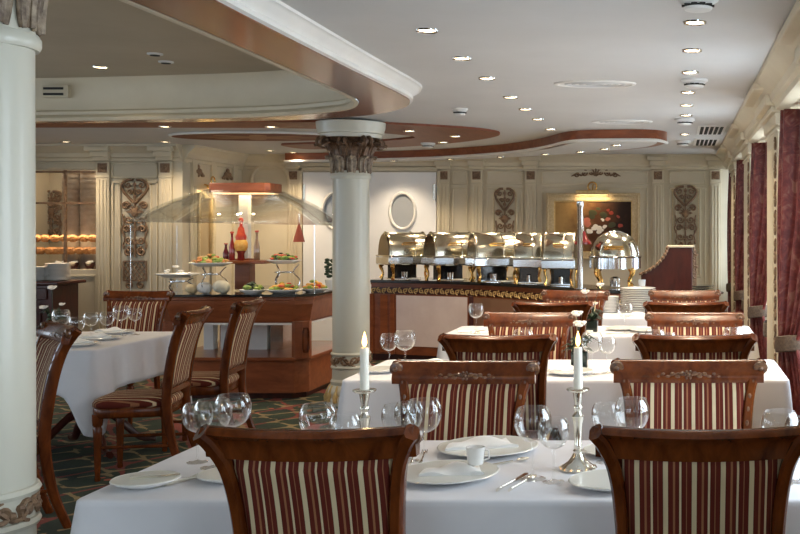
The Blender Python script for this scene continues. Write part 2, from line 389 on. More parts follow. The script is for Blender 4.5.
# --- walls
def wallbox(name, x0, x1, y0, y1, z0=0, z1=None, m_='wall'):
    return struct(MB().box(x0, x1, y0, y1, z0, z1 or CZ).build(name, M[m_], smooth=False))
wallbox('wall_back', XS, XR+.3, YB, YB+.15)
wallbox('wall_recess', XS-.12, XS, YA+.12, YB+.15)
HX0, HX1, HZ0, HZ1 = -7.6, -6.43, 1.06, 2.17
b = MB(); b.box(XL, HX0, YA, YA+.12, 0, CZ); b.box(HX1, XS, YA, YA+.12, 0, CZ); b.box(HX0, HX1, YA, YA+.12, 0, HZ0); b.box(HX0, HX1, YA, YA+.12, HZ1, CZ)
struct(b.build('wall_back_left', M['wall'], smooth=False))
b = MB(); b.box(XL-.12, XL, YN, YB, 0, .8); b.box(XL-.12, XL, YN, YB, 2.3, CZ)
yy = YN
for a, c in LBAYS+[(YB, YB)]: b.box(XL-.12, XL, yy, a, .8, 2.3); yy = c
struct(b.build('wall_left', M['wall'], smooth=False))
b = MB(); b.box(XR, XR+.15, YN, YB+.15, 0, .78); b.box(XR, XR+.15, YN, YB+.15, 2.28, CZ)
yy = YN
for a, c in BAYS+[(YB+.15, YB+.15)]:
    if a > yy: b.box(XR, XR+.15, yy, a, .78, 2.28)
    yy = c
struct(b.build('wall_right', M['wall'], smooth=False))
b = MB(); b.box(XL-.12, XR+.15, YN-.12, YN, 0, .8); b.box(XL-.12, XR+.15, YN-.12, YN, 2.35, CZ)
xx = XL-.12
for cx in (-6.2, -3.9, -1.6): b.box(xx, cx-.75, YN-.12, YN, .8, 2.35); xx = cx+.75
b.box(xx, XR+.15, YN-.12, YN, .8, 2.35)
struct(b.build('wall_front', M['wall'], smooth=False))
# windows of the right side
wi = 1
for a, c in BAYS:
    fr_ = MB(); y0, y1 = a, c
    for (p, q, r, s_) in ((y0, y1, .78, .83), (y0, y1, 2.23, 2.28), (y0, y0+.05, .83, 2.23), (y1-.05, y1, .83, 2.23), (y0, y1, 1.85, 1.88)):
        fr_.box(XR+.04, XR+.09, p, q, r, s_)
    f_ = struct(fr_.build('window_%d' % wi, M['cream'], smooth=False))
    MB().box(XR+.06, XR+.066, y0+.05, y1-.05, .83, 2.23).build('pane', M['pane'], f_, smooth=False)
    MB().box(XR-.06, XR+.02, y0, y1, .75, .78).build('sill', M['cream'], f_, smooth=False, bevel=.006); wi += 1
# right side pilasters: deep piers between the windows, carved edge strip
PIERS = [(-.95, -.15), (1.6, 2.4), (4.15, 4.95), (6.7, 7.5), (9.23, 10.04), (11.5, 12.4)]
ti = 8
def scrollstrip(z0, z1, w_, n_):
    b_ = MB()
    for i in range(n_):
        cz = z0+(i+.5)*(z1-z0)/n_; s_ = 1 if i % 2 else -1
        b_.tube(spiral(0, cz, w_*.5, 1.1, PI/2*s_, s_, 12), [.009]*4+[.007]*9, 5)
        b_.ball((s_*w_*.35, 0, cz+.03), .012, 1.5, .6, 1, 6, 4)
    return b_
for y0, y1 in PIERS:
    b = MB(); b.box(XF, XR, y0, y1, 0, 2.30); b.box(XF-.02, XR, y0+.02, y1-.02, .02, .12)
    for q in range(5): b.box(XF-.008, XF, y0+.30+q*.09, y0+.345+q*.09, .25, 2.05)
    p_ = struct(b.build('trim_%d' % ti, M['cream'], smooth=False, bevel=.004)); ti += 1
    sb = scrollstrip(.62, 2.1, .09, 16); sb.xf(Matrix.Translation((XF-.006, y0+.13, 0)) @ Matrix.Rotation(PI/2, 4, 'Z'))
    sb.build('carved_strip', M['bronze'], p_)
# cornice along the right side and the back
def cornice_x(name, x, y0, y1, sgn=1, s_=1.0):                           # runs along Y, projects towards -sgn*X
    pr = [(0, 2.26), (-.02, 2.265), (-.025, 2.295), (-.05, 2.31), (-.06, 2.35), (-.10, 2.39), (-.135, 2.42), (-.145, 2.425), (-.15, CZ+.01), (.06, CZ+.01), (.06, 2.26)]
    rings = [[(x+sgn*a*s_, yy_, z) for a, z in pr] for yy_ in (y0, y1)]
    return struct(MB().loft(rings).build(name, M['cream'], angle=25))
def cornice_y(name, y, x0, x1, mt='cream'):
    pr = [(0, 2.26), (-.02, 2.265), (-.025, 2.295), (-.05, 2.31), (-.06, 2.35), (-.10, 2.39), (-.135, 2.42), (-.145, 2.425), (-.15, CZ+.01), (.06, CZ+.01), (.06, 2.26)]
    rings = [[(xx_, y+a, z) for a, z in pr] for xx_ in (x0, x1)]
    return struct(MB().loft(rings).build(name, M[mt], angle=25))
cornice_x('trim_%d' % ti, XF, YN, YB, 1); ti += 1
b = MB(); b.box(XF, XR, YN, YB, 2.28, CZ); struct(b.build('trim_%d' % ti, M['cream'], smooth=False)); ti += 1
for y0, y1 in PIERS:
    b = MB()
    for d, z0, z1 in ((.012, 2.13, 2.16), (.02, 2.17, 2.25), (.045, 2.25, 2.29), (.085, 2.29, 2.36), (.165, 2.385, 2.43)): b.box(XF-d, XF+.05, y0-.02-d*.4, y1+.02+d*.4, z0, z1)
    struct(b.build('trim_%d' % ti, M['cream'], smooth=False, bevel=.008)); ti += 1
cornice_y('trim_%d' % ti, YB, XS, XF+.02); ti += 1
cornice_y('trim_%d' % ti, YA, XL, XS); ti += 1
cornice_x('trim_%d' % ti, XS, YA-.0, YB, -1); ti += 1
# pilasters on the back walls
def pilaster(cx, y, w_=.145, top=2.26, ros=True, z_ros=2.19):
    global ti
    b_ = MB(); h = w_/2; b_.box(cx-h, cx+h, y-.035, y, 0, top)
    for q in (-1, 0, 1): b_.box(cx+q*w_*.27-.011, cx+q*w_*.27+.011, y-.044, y-.03, .3, 2.06)
    b_.box(cx-h-.012, cx+h+.012, y-.05, y, 0, .16); b_.box(cx-h-.006, cx+h+.006, y-.042, y, 2.08, 2.10)
    for d, z0, z1 in ((.03, 2.27, 2.31), (.06, 2.31, 2.37), (.12, 2.37, 2.42)): b_.box(cx-h-d*.5, cx+h+d*.5, y-.05-d, y, z0, z1)
    p_ = struct(b_.build('trim_%d' % ti, M['cream'], smooth=False, bevel=.004)); ti += 1
    r_ = MB()
    for a in range(8): r_.ball((cx+.026*math.cos(a*PI/4), y-.042, z_ros+.026*math.sin(a*PI/4)), .015, 1, .6, 1, 6, 4)
    r_.ball((cx, y-.046, z_ros), .015); r_.box(cx-.052, cx+.052, y-.040, y-.034, z_ros-.052, z_ros+.052)
    r_.build('rosette', M['bronze'], p_)
def PX(px, Y): return (px-VX)*Y/F
for px in (294, 444, 477, 531, 658, 715.5): pilaster(PX(px, YB), YB)
for px in (104, 166.5): pilaster(PX(px, YA), YA)
# raised wall panel mouldings
def panelframe(x0, x1, z0, z1, y, r=.011, m_='cream'):
    global ti
    b_ = MB()
    for (a, c_, d, e) in ((x0, x1, z0, z0+2*r), (x0, x1, z1-2*r, z1), (x0, x0+2*r, z0, z1), (x1-2*r, x1, z0, z1)): b_.box(a, c_, y-.018, y, d, e)
    o = struct(b_.build('trim_%d' % ti, M[m_], smooth=False, bevel=.005)); ti += 1; return o
for a, c in ((452, 468), (486, 523), (541, 648), (669, 706)):
    panelframe(PX(a, YB), PX(c, YB), 2.075, 2.25, YB); panelframe(PX(a, YB), PX(c, YB), .2, 2.04, YB)
panelframe(PX(492, YB), PX(518, YB), .9, 1.92, YB-.002); panelframe(PX(675, YB), PX(701, YB), .9, 2.04, YB-.002)
panelframe(PX(112, YA), PX(158, YA), 2.075, 2.25, YA); panelframe(PX(112, YA), PX(158, YA), .15, 2.04, YA); panelframe(PX(119, YA), PX(152, YA), .75, 2.02, YA-.002)
panelframe(-6.9, PX(97, YA), .15, 1.0, YA); panelframe(-7.5, PX(97, YA), 2.18, 2.26, YA)

# ================================================================= CARVED ORNAMENTS
def ornament(name, cx, y, z0, z1, w_, lattice, label, style=0):
    H = z1-z0; W = w_/2; b_ = MB(); r = .0105
    root = empty(name, (cx, y, z0)); tag(root, label, 'carved ornament', 'carved scrollwork panels on the walls')
    def both(pts, rr=r):
        b_.tube(pts, rr, 6); b_.tube([(-p[0], p[1], p[2]) for p in pts], rr, 6)
    base_ = .28*H if lattice else 0
    h = H-base_
    def Z(t): return base_+t*h
    y_ = -.014
    # upper lyre
    both([(x, y_, z) for x, _, z in catmull([(.02, 0, Z(.99)), (W*.55, 0, Z(.985)), (W*.95, 0, Z(.93)), (W*.85, 0, Z(.85)), (W*.45, 0, Z(.77)), (W*.06, 0, Z(.70))], 5)], .016)
    both([(p[0], y_, p[2]) for p in spiral(W*.5, Z(.925), W*.30, 1.3, PI/2, -1)])
    both([(p[0], y_, p[2]) for p in spiral(W*.30, Z(.83), W*.22, 1.2, 0, 1)])
    both([(p[0], y_, p[2]) for p in spiral(W*.66, Z(.665), W*.30, 1.4, PI, -1)], .015)
    b_.tube([(0, y_, Z(.02)), (0, y_, Z(.97))], [.012, .009], 6)
    for t, s_ in ((.93, 1), (.86, .8), (.78, 1), (.58, 2.1), (.36, 1), (.2, 1.2)):
        b_.ball((0, y_, Z(t)), .02*s_, 1.1, .6, 1.3, 8, 5)
    b_.prism_y([(-W*.55, Z(.60)), (W*.55, Z(.60)), (W*.62, Z(.585)), (W*.4, Z(.57)), (-W*.4, Z(.57)), (-W*.62, Z(.585))], -.025, 0)
    for a in range(7):
        g = a*PI/6; b_.tube([(0, y_, Z(.60)), (W*.5*math.cos(g), y_-.006, Z(.60)+W*.42*math.sin(g))], [.014, .005], 5)
    both([(p[0], y_, p[2]) for p in spiral(W*.45, Z(.49), W*.33, 1.3, PI*.9, 1)])
    both([(p[0], y_, p[2]) for p in spiral(W*.55, Z(.37), W*.30, 1.3, -PI*.9, -1)], .014)
    both([(x, y_, z) for x, _, z in catmull([(W*.9, 0, Z(.56)), (W*.8, 0, Z(.45)), (W*.95, 0, Z(.36)), (W*.75, 0, Z(.26)), (W*.9, 0, Z(.16))], 5)], .009)
    both([(p[0], y_, p[2]) for p in spiral(W*.45, Z(.23), W*.32, 1.3, PI*.9, 1)])
    both([(p[0], y_, p[2]) for p in spiral(W*.5, Z(.09), W*.34, 1.4, PI*.5, 1)], .015)
    for t in (.48, .31, .15):
        for s_ in (-1, 1): b_.ball((s_*W*.82, y_, Z(t)), .018, .8, .6, 1.6, 6, 4)
    if lattice:
        zt = .26*H; zb = .085*H
        for i in range(-6, 7):
            for s_ in (-1, 1):
                x0 = i*W/3.0; pts = []
                for k in range(13):
                    z = zb+(zt-zb)*k/12; x = x0+s_*(z-zb)*.75
                    if abs(x) < W*.82: pts.append((x, -.012, z))
                if len(pts) > 1: b_.tube(pts, .006, 4)
        for s_ in (-1, 1): b_.box(s_*W*.82-.008, s_*W*.82+.008, -.02, 0, zb, zt)
        b_.box(-W*.82, W*.82, -.02, 0, zb-.008, zb+.008); b_.box(-W*.82, W*.82, -.02, 0, zt-.008, zt+.008)
        both([(p[0], y_, p[2]) for p in spiral(W*.45, .045*H, W*.30, 1.3, PI*.5, 1)])
    b_.build('scrollwork', M['bronze'], root)
    bk = MB()
    fr2 = MB()
    for s_ in (-1, 1): fr2.box(s_*W*1.12-.006, s_*W*1.12+.006, -.014, 0, 0, H*.92)
    for s_ in (-1, 1): fr2.tube([(s_*W*1.12, -.008, H*.92), (s_*W*.85, -.008, H*1.0), (s_*W*.5, -.008, H*1.01)], .007, 5)
    fr2.build('frame', M['giltframe'], root)
    return root
ornament('carved_wall_ornament', PX(505, YB), YB-.004, at(0, 262, YB).z, at(0, 188, YB).z, .25, False, 'brown scrollwork carving on the back wall just left of the lit painting')
ornament('carved_wall_ornament', PX(685.5, YB), YB-.004, at(0, 252, YB).z, at(0, 186, YB).z, .29, False, 'brown scrollwork carving on the back wall above the dark wooden stand')
ornament('carved_wall_ornament', PX(135.5, YA), YA-.004, at(0, 290, YA).z, at(0, 179, YA).z, .30, True, 'tall scrollwork carving with a lattice base, beside the serving hatch')
def crest(cx, y, z, w_, label, rotz=0, small=False):
    root = empty('carved_crest', (cx, y, z), rotz); tag(root, label, 'carved ornament')
    b_ = MB()
    if not small:
        for s_ in (-1, 1):
            b_.tube([(s_*w_*.5, -.01, -.03), (s_*w_*.4, -.01, .005), (s_*w_*.3, -.01, -.02), (s_*w_*.22, -.01, .01)], [.006, .012, .012, .01], 6)
            for cx_, cz_, r_ in ((.40, -.01, .035), (.24, .01, .045), (.10, .02, .04)):
                b_.tube(spiral(s_*w_*cx_, cz_, r_, 1.3, PI*.5, s_), .010, 6)
        for a in range(5): b_.tube([(0, -.01, -.02), (.07*math.cos(PI*(a+.5)/5), -.015, .07*math.sin(PI*(a+.5)/5))], [.016, .008], 6)
    else:
        for i, (x, z_, r_) in enumerate(((-.10, -.03, .03), (-.05, 0, .04), (0, .05, .035), (.05, 0, .04), (.10, -.03, .03), (0, -.02, .045), (-.14, -.04, .018), (.14, -.04, .018))):
            b_.ball((x*w_*3.4, -.012, z_), r_, 1, .5, 1, 8, 5)
    b_.build('relief', M['bronze'], root); return root
crest(PX(596, YB), YB-.004, at(0, 174, YB).z, .62, 'carved brown scroll crest on the wall above the lit painting')
crest(XS+.004, 12.05, 2.17, .3, 'brown carved flower crest on the recess wall, nearer the serving hatch', PI/2, True)
crest(XS+.004, 12.85, 2.17, .3, 'brown carved flower crest on the recess wall, nearer the double doors', PI/2, True)
# recess side wall: slim pilasters, gilt mirror with a picture light
for yy_ in (11.95, 12.45, 13.05):
    b = MB(); b.box(XS, XS+.03, yy_-.06, yy_+.06, 0, 2.3); b.box(XS+.03, XS+.036, yy_-.03, yy_-.01, .3, 2.0); b.box(XS+.03, XS+.036, yy_+.01, yy_+.03, .3, 2.0)
    struct(b.build('trim_%d' % ti, M['cream'], smooth=False)); ti += 1
# arch at the far left of the back wall
ax = PX(271, YB); b = MB()
pts = [(ax-.24, YB-.02, 0), (ax-.24, YB-.02, 2.14)]+[(ax-.24*math.cos(a*PI/10), YB-.02, 2.14+.19*math.sin(a*PI/10)) for a in range(1, 10)]+[(ax+.24, YB-.02, 2.14), (ax+.24, YB-.02, 0)]
b.tube(pts, .025, 8); struct(b.build('trim_%d' % ti, M['cream'])); ti += 1

# --- double doors with portholes on the back wall
def door(no, x0, x1, hinge):
    zt = at(0, 172.5, YB).z; cx, cz = (x0+x1)/2, at(0, 211, YB).z; rx, rz = .150, .215
    N = 32; outer_ = [(x0, .01), (x1, .01), (x1, zt), (x0, zt)]
    bm_ = bmesh.new()
    for yv in (YB-.03,):
        ov_ = [bm_.verts.new((x, yv, z)) for x, z in outer_]; hv_ = [bm_.verts.new((cx+rx*math.cos(a*2*PI/N), yv, cz+rz*math.sin(a*2*PI/N))) for a in range(N)]
        e_ = [bm_.edges.new((ov_[i], ov_[(i+1) % 4])) for i in range(4)]+[bm_.edges.new((hv_[i], hv_[(i+1) % N])) for i in range(N)]
        bmesh.ops.triangle_fill(bm_, use_beauty=True, edges=e_)
    me_ = bpy.data.meshes.new('door_%d' % no); bm_.to_mesh(me_); bm_.free(); me_.materials.append(M['doorwhite'])
    d = struct(bpy.data.objects.new('door_%d' % no, me_)); COL.objects.link(d)
    s_ = d.modifiers.new('thickness', 'SOLIDIFY'); s_.thickness = .04; s_.offset = 0
    ring = [(cx+(rx+.012)*math.cos(a*2*PI/N), YB-.055, cz+(rz+.012)*math.sin(a*2*PI/N)) for a in range(N)]
    MB().tube(ring, .019, 8, True).build('porthole_frame', M['white'], d)
    p_ = MB(); p_.add([(cx+rx*math.cos(a*2*PI/N), YB-.03, cz+rz*math.sin(a*2*PI/N)) for a in range(N)], [tuple(range(N))]); p_.build('porthole_pane', GREYP, d, smooth=False)
    for z in (zt-.25, .25): MB().box(hinge-.012, hinge+.012, YB-.07, YB-.045, z-.1, z+.1).build('hinge', M['silver'], d, smooth=False)
    return d
GREYP = mat('frosted_pane', (.36, .38, .40), .2, coat=.5)
D0, DM, D1 = PX(304.5, YB), PX(370, YB), PX(437, YB)
door(1, D0, DM-.012, D0+.02); door(2, DM+.004, D1, D1-.02)
b = MB(); zt = at(0, 172.5, YB).z
b.box(D0-.06, D0-.01, YB-.06, YB, 0, zt+.06); b.box(D1+.01, D1+.05, YB-.06, YB, 0, zt+.06); b.box(D0-.06, D1+.05, YB-.06, YB, zt+.015, zt+.065)
struct(b.build('trim_%d' % ti, M['cream'], smooth=False, bevel=.005)); ti += 1
b = MB().box(DM-.012, DM+.004, YB-.02, YB-.005, 0, zt); struct(b.build('trim_%d' % ti, M['darkvoid'], smooth=False)); ti += 1

# ================================================================= SERVING HATCH (back left) WITH THE PASTRY SHELF
b = MB(); b.box(HX0-.1, HX1+.25, YA+1.2, YA+1.3, .6, 2.45); b.box(HX1+.2, HX1+.3, YA+.12, YA+1.3, .6, 2.45); b.box(HX0-.2, HX0-.1, YA+.12, YA+1.3, .6, 2.45)
struct(b.build('wall_hatch', M['wall'], smooth=False))
b = MB()
zz = [at(0, 172, YA).z, at(0, 203, YA).z, at(0, 240, YA).z]
for x in (HX1-.03, PX(63, YA), HX0+.03): b.box(x-.012, x+.012, YA+.03, YA+.06, HZ0, HZ1)
for z in (HZ1-.02, zz[1]): b.box(HX0, HX1, YA+.03, YA+.06, z-.01, z+.01)
f_ = struct(b.build('window_20', M['bronze'], smooth=False)); MB().box(HX0, HX1, YA+.044, YA+.048, HZ0+.32, HZ1).build('pane', M['pane'], f_, smooth=False)
for i, px in enumerate((72, 90)):
    b = MB(); b.lathe([(.10, 0), (.10, 1.5)], (PX(px, YA+.6), YA+.6, 1.0), 24)
    for k in range(14): b.lathe([(.101, 0), (.104, .003), (.104, .03), (.101, .033)], (PX(px, YA+.6), YA+.6, 1.5+k*.06), 24)
    tag(b.build('fabric_column', varied('pleated_cloth_%d' % i, (.42, .34, .26), (.52, .42, .32), 14, .7)), ['pale banded round pillar seen through the hatch, left of its twin', 'pale banded round pillar in the hatch beside the carved pilaster'][i], 'pillar')
ornament('carved_wall_ornament', PX(52, YA+1.19), YA+1.19, 1.35, 1.98, .26, False, 'brown scrollwork carving seen through the hatch behind its glass')
ct = empty('pastry_counter', (-7.0, YA+.35, 0)); tag(ct, 'brown counter with two glass shelves inside the serving hatch', 'counter')
MB().box(-.6, .57, -.2, .25, 0, 1.05).build('body', M['darkwood'], ct, smooth=False)
for z in (1.22, 1.36): MB().box(-.6, .55, -.18, .2, z-.004, z+.004).build('shelf', M['pane'], ct, smooth=False)
for x in (-.58, .54): MB().box(x-.01, x+.01, -.15, .15, 1.05, 1.36).build('upright', M['chrome'], ct, smooth=False)
def pastry():
    b_ = MB(); pts = []; rs = []
    for k in range(9):
        t = k/8; a = PI*(.1+.8*t); pts.append((.062*math.cos(a), .03*math.sin(a), .036)); rs.append(.012+.034*math.sin(PI*t)*(1 if k % 2 else .86))
    b_.tube(pts, rs, 8); o = b_.build('croissant', M['bread']); tag(o, 'croissant', 'pastry'); return o
pr = Proto(pastry()); random.seed(3)
for row, (z, yo, nn_) in enumerate(((1.368, .30, 9), (1.228, .27, 11), (1.228, .40, 9))):
    for i in range(nn_):
        pr.put((-7.45+i*(1.0/nn_)+random.uniform(-.01, .01), YA+yo+random.uniform(-.01, .01), z), random.uniform(-.5, .5),
               ['golden croissant on the top glass shelf in the serving hatch', 'golden croissant in the front row of the lower hatch shelf', 'golden croissant in the back row of the lower hatch shelf'][row], ['croissants on the top hatch shelf', 'croissants in the front row of the lower hatch shelf', 'croissants in the back row of the lower hatch shelf'][row])
def bowlthing(name, r, h, m_, fill=None, fm=None):
    root = empty(name); MB().lathe([(r*.5, 0), (r*.55, .004), (r*.85, h*.5), (r, h), (r*.96, h), (r*.8, h*.5), (r*.4, h*.15), (.001, h*.15)], seg=20).build('dish', m_, root)
    if fill:
        b_ = MB()
        for i in range(fill):
            a = random.uniform(0, 2*PI); q_ = r*.7*math.sqrt(random.random()); b_.ball((q_*math.cos(a), q_*math.sin(a), h*.85+random.uniform(0, .02)), random.uniform(.012, .022), random.uniform(.8, 1.5), 1, .8, 7, 5)
        o_ = b_.build('food', fm, root); o_['kind'] = 'stuff'
    return root
for i, (px, lab) in enumerate(((60, 'small pot of pale spread on the hatch counter, left'), (74, 'small pot of pale spread on the hatch counter, middle'), (90, 'small pot of pale spread on the hatch counter, nearest the pilaster'))):
    o = bowlthing('serving_pot', .06, .08, M['chrome'], 10, M['napkin']); o.location = (PX(px, YA+.25), YA+.25, 1.052); tag(o, lab, 'pot', 'pots on the hatch counter')
la = area('hatch_shelf_fill', (-6.95, YA+.30, 1.50), (0, 0, 0), 1.0, .08, 3, (1, .70, .40))  # added light, brightens the pastries; no fitting modelled
la = area('hatch_room_fill', (-6.95, YA+.62, 2.38), (0, 0, 0), .9, .4, 9, (1, .82, .62))  # added fill light for the space behind the hatch
# sideboard with plate stacks
sb = empty('sideboard', (-7.0, 11.1, 0)); tag(sb, 'dark mahogany sideboard under the serving hatch holding plate stacks', 'sideboard')
MB().box(-.65, .55, -.24, .24, .08, .93).build('body', M['darkwood'], sb, smooth=False, bevel=.01)
MB().box(-.68, .62, -.27, .27, .93, .965).build('worktop', M['darkwood'], sb, smooth=False, bevel=.012)
MB().box(-.62, .50, -.262, -.24, .78, .90).build('drawer', M['darkwood'], sb, smooth=False, bevel=.008)
for x in (-.3, .2):
    d_ = MB().box(x-.24, x+.24, -.258, -.24, .14, .74).build('door', M['darkwood'], sb, smooth=False, bevel=.008)
    MB().ball((x+.18, -.27, .45), .015).build('knob', M['brass'], d_)
MB().box(-.6, .5, -.2, .2, 0, .08).build('plinth', M['darkwood'], sb, smooth=False)
# ---- plate builder
def plate_prof(r): return [(.001, .003), (r*.55, .003), (r*.6, 0), (r*.64, .002), (r*.98, .016), (r, .018), (r*.97, .0205), (r*.68, .009), (r*.6, .006), (.001, .006)]
def make_plate(name='dinner_plate'):
    b_ = MB().lathe(plate_prof(1), seg=40); b_.v = [(x, y, z*1) for x, y, z in b_.v]
    root = empty(name); o = MB(); 
    return root
def plate_obj(r, name='dinner_plate', seg=40):
    root = empty(name); MB().lathe(plate_prof(r), seg=seg).build('dish', M['china'], root)
    MB().lathe([(r*.93, .0180), (r*.965, .0215), (r*.985, .0205)], seg=seg).build('rim_line', M['chinaedge'], root)
    root['category'] = 'plate'; return root
stackplate = MB().lathe([(.001, .0), (.6, .0), (.97, .09), (1, .11), (.97, .125), (.6, .04), (.001, .04)], seg=28)
stackplate.v = [(x*.13, y*.13, z*.13) for x, y, z in stackplate.v]
so = stackplate.build('plate', M['china']); so['category'] = 'plate'; SPP = Proto(so)
def stack(x, y, z, n_, r, dz, where):
    for i in range(n_):
        SPP.put((x+random.uniform(-.002, .002), y, z+i*dz), random.random(), 'white china plate in the stack '+where, 'plates in the stack '+where, (r/.13,)*2+(1,))
stack(PX(57.5, 11.05), 11.05, .967, 14, .125, .013, 'at the right end of the dark sideboard')
stack(PX(40, 11.05), 11.05, .967, 11, .115, .013, 'left on the dark sideboard, by the column')

# ================================================================= COLUMNS
def column(x, y, r, zc, zcap, zab, ztop, band, label, base=True):
    root = empty('column', (x, y, 0)); tag(root, label, 'column')
    MB().lathe([(r*1.02, .1), (r, band[1]+.02), (r*.98, zc)], seg=48).build('shaft', M['colp'], root)
    # carved band between two rolls
    b0, b1 = band
    bb = MB()
    for z in (b0, b1): bb.lathe([(r, z-.014), (r*1.05, z-.012), (r*1.09, z), (r*1.05, z+.012), (r, z+.014)], seg=48)
    bb.build('band_moulding', M['colp'], root)
    cb = MB(); nn_ = 12; zm = (b0+b1)/2; hh = (b1-b0)/2
    for i in range(nn_):
        a0 = i*2*PI/nn_; s_ = 1 if i % 2 else -1; pts = []
        for k in range(16):
            t = k/15; rr = hh*.78*(1-.8*t); g = PI/2*s_+s_*t*2.4*PI; da = rr*math.cos(g)/r; pts.append(((r*1.01)*math.cos(a0+da), (r*1.01)*math.sin(a0+da), zm+rr*math.sin(g)))
        cb.tube(pts, .009, 5)
        for t in (.3, .65):
            g = a0+t*2*PI/nn_; cb.ball((r*1.015*math.cos(g), r*1.015*math.sin(g), zm+s_*hh*.5*(t-.5)*2), .016, 1, 1, .8, 6, 4)
    pts = [((r*1.012)*math.cos(i*PI/48), (r*1.012)*math.sin(i*PI/48), zm+hh*.55*math.sin(i*PI/48*nn_/2)) for i in range(96)]
    cb.tube(pts, .009, 5, True); cb.build('carved_band', M['bronze'], root)
    MB().lathe([(r*1.3, 0), (r*1.3, .06), (r*1.22, .08), (r*1.26, .11), (r*1.18, .15), (r*1.06, .17), (r*1.1, .2), (r*1.02, .22)], seg=48).build('base', M['colp'], root)
    fb = MB()
    for i in range(16):
        a = i*PI/8; fb.tube([(r*1.3*math.cos(a), r*1.3*math.sin(a), .03), (r*1.32*math.cos(a), r*1.32*math.sin(a), .07), (r*1.12*math.cos(a), r*1.12*math.sin(a), .17)], [.02, .022, .008], 6)
    fb.build('base_leaves', M['gold'], root)
    MB().lathe([(r, zc-.022), (r*1.05, zc-.022), (r*1.09, zc-.01), (r*1.09, zc+.01), (r*1.05, zc+.022), (r, zc+.024), (r*.98, zc+.05), (.02, zc+.05)], seg=48).build('collar', M['colp'], root)
    # bell of the capital
    H = zab-zc
    bell = [(r*.97, zc), (r*.98, zc+.4*H), (r*1.05, zc+.65*H), (r*1.25, zc+.85*H), (r*1.55, zc+H)]
    MB().lathe(bell, seg=32).build('capital_bell', M['colp'] if zcap else M['capbronze'], root)
    lv = MB()
    def leaf(a, z0, z1, w_, out, curl, r0):
        rings = []
        for k in range(8):
            t = k/7; z = z0+(z1-z0)*math.sin(min(t*1.15, 1)*PI/2) - (curl*max(0, t-.75)*4 if t > .75 else 0)
            rad = r0+.012+out*t**2.2; ww = w_*(math.sin(PI*(.22+.72*t))**.8)*.5
            rings.append([((rad-.012*abs(q_)*abs(q_))*math.cos(a+q_*ww/rad), (rad-.012*q_*q_)*math.sin(a+q_*ww/rad), z+.006*(1-abs(q_))) for q_ in (-1, -.66, -.33, 0, .33, .66, 1)])
        lv.loft(rings, False, False)
        lv.tube([(rg[3][0]*1.01, rg[3][1]*1.01, rg[3][2]) for rg in rings], [.008]*7+[.012], 5)
        for q_ in (1, 5): lv.tube([(rg[q_][0]*1.006, rg[q_][1]*1.006, rg[q_][2]) for rg in rings], .005, 4)
    for i in range(10): leaf(i*PI/5, zc+.03, zc+.50*H, .10, .05, .012, r)
    lo_ = lv.build('lower_leaf_ring', MLEAF, root, thick=.006); lv = MB()
    for i in range(10): leaf((i+.5)*PI/5, zc+.38*H, zc+.86*H, .17, .13, .03, r*1.0)
    lv.build('upper_leaf_ring', M['capbronze'], root, thick=.006); vv = MB()
    for i in range(8):
        a = i*PI/4+PI/8*0; big = i % 2 == 1
        R1 = r*1.70 if big else r*1.5
        pts = [(r*1.05, zc+.55*H), (R1*.86, zc+.80*H)]
        cx_, cz_ = R1, zc+.84*H; rr0 = .12*H*(1.25 if big else .9)
        for k in range(14):
            g = PI*.75-k*.5; q_ = rr0*(1-k/15.); pts.append((cx_+q_*math.cos(g), cz_+q_*math.sin(g)))
        for da in (-.09, .09): vv.tube([(p[0]*math.cos(a+da), p[0]*math.sin(a+da), p[1]) for p in pts], .017, 6)
    vv.build('scroll_ring', M['capbronze'], root)
    # abacus: square with clipped corners, stepping outwards
    ab = MB(); steps = [(1.62, zab-.005), (1.66, zab+.2*(ztop-zab)), (1.78, zab+.25*(ztop-zab)), (1.80, zab+.5*(ztop-zab)), (1.84, zab+.6*(ztop-zab)), (1.87, ztop)]
    ab.lathe([(r*s_, z) for s_, z in steps], seg=40); ab.build('abacus', M['colp'], root)
    return root
MLEAF = varied('worn_gilded_leaf', (.10, .06, .035), (.36, .28, .19), 25, .5, .4)
column(-2.816, 9.1, .156, at(0, 177, 9.1).z, 0, at(0, 138, 9.1).z, EYE+CH-.002, (at(0, 366, 9.1).z, at(0, 353, 9.1).z), 'cream round column with brown leafy capital, standing behind the left candle')
column(-2.012, 3.0, .158, at(0, 40, 3).z, 1, 2.40, DZ-.002, (at(0, 524, 3).z, at(0, 492, 3).z), 'cream round column cut by the left edge of the view, nearest of all')

# ================================================================= DOWNLIGHTS AND CEILING FITTINGS
def make_downlight():
    root = empty('downlight'); root['category'] = 'ceiling light'
    MB().lathe([(.038, -.002), (.052, -.008), (.055, 0)], seg=24).build('trim_ring', M['chrome'], root)
    MB().lathe([(.001, -.003), (.040, -.003)], seg=24).build('lamp_disc', M['lampglow'], root)
    l_ = bpy.data.lights.new('bulb', 'SPOT'); l_.energy = 48; l_.color = (1, .80, .57); l_.spot_size = math.radians(125); l_.spot_blend = .8; l_.shadow_soft_size = .05
    lo = bpy.data.objects.new('bulb', l_); lo.location = (0, 0, -.02); COL.objects.link(lo); lo.parent = root
    return root
DL = Proto(make_downlight())
ordn = ['nearest', 'second', 'third', 'fourth', 'fifth', 'sixth', 'farthest', 'eighth']
for i, y in enumerate((30, 58, 78, 97, 109, 119, 129)):
    x, Y = plan(VX-1.245*(VY-y), y, .95)
    DL.put((x, Y, CZ), 0, ordn[i]+' lit downlight of the diagonal row in the middle of the white ceiling', 'downlights in the middle row')
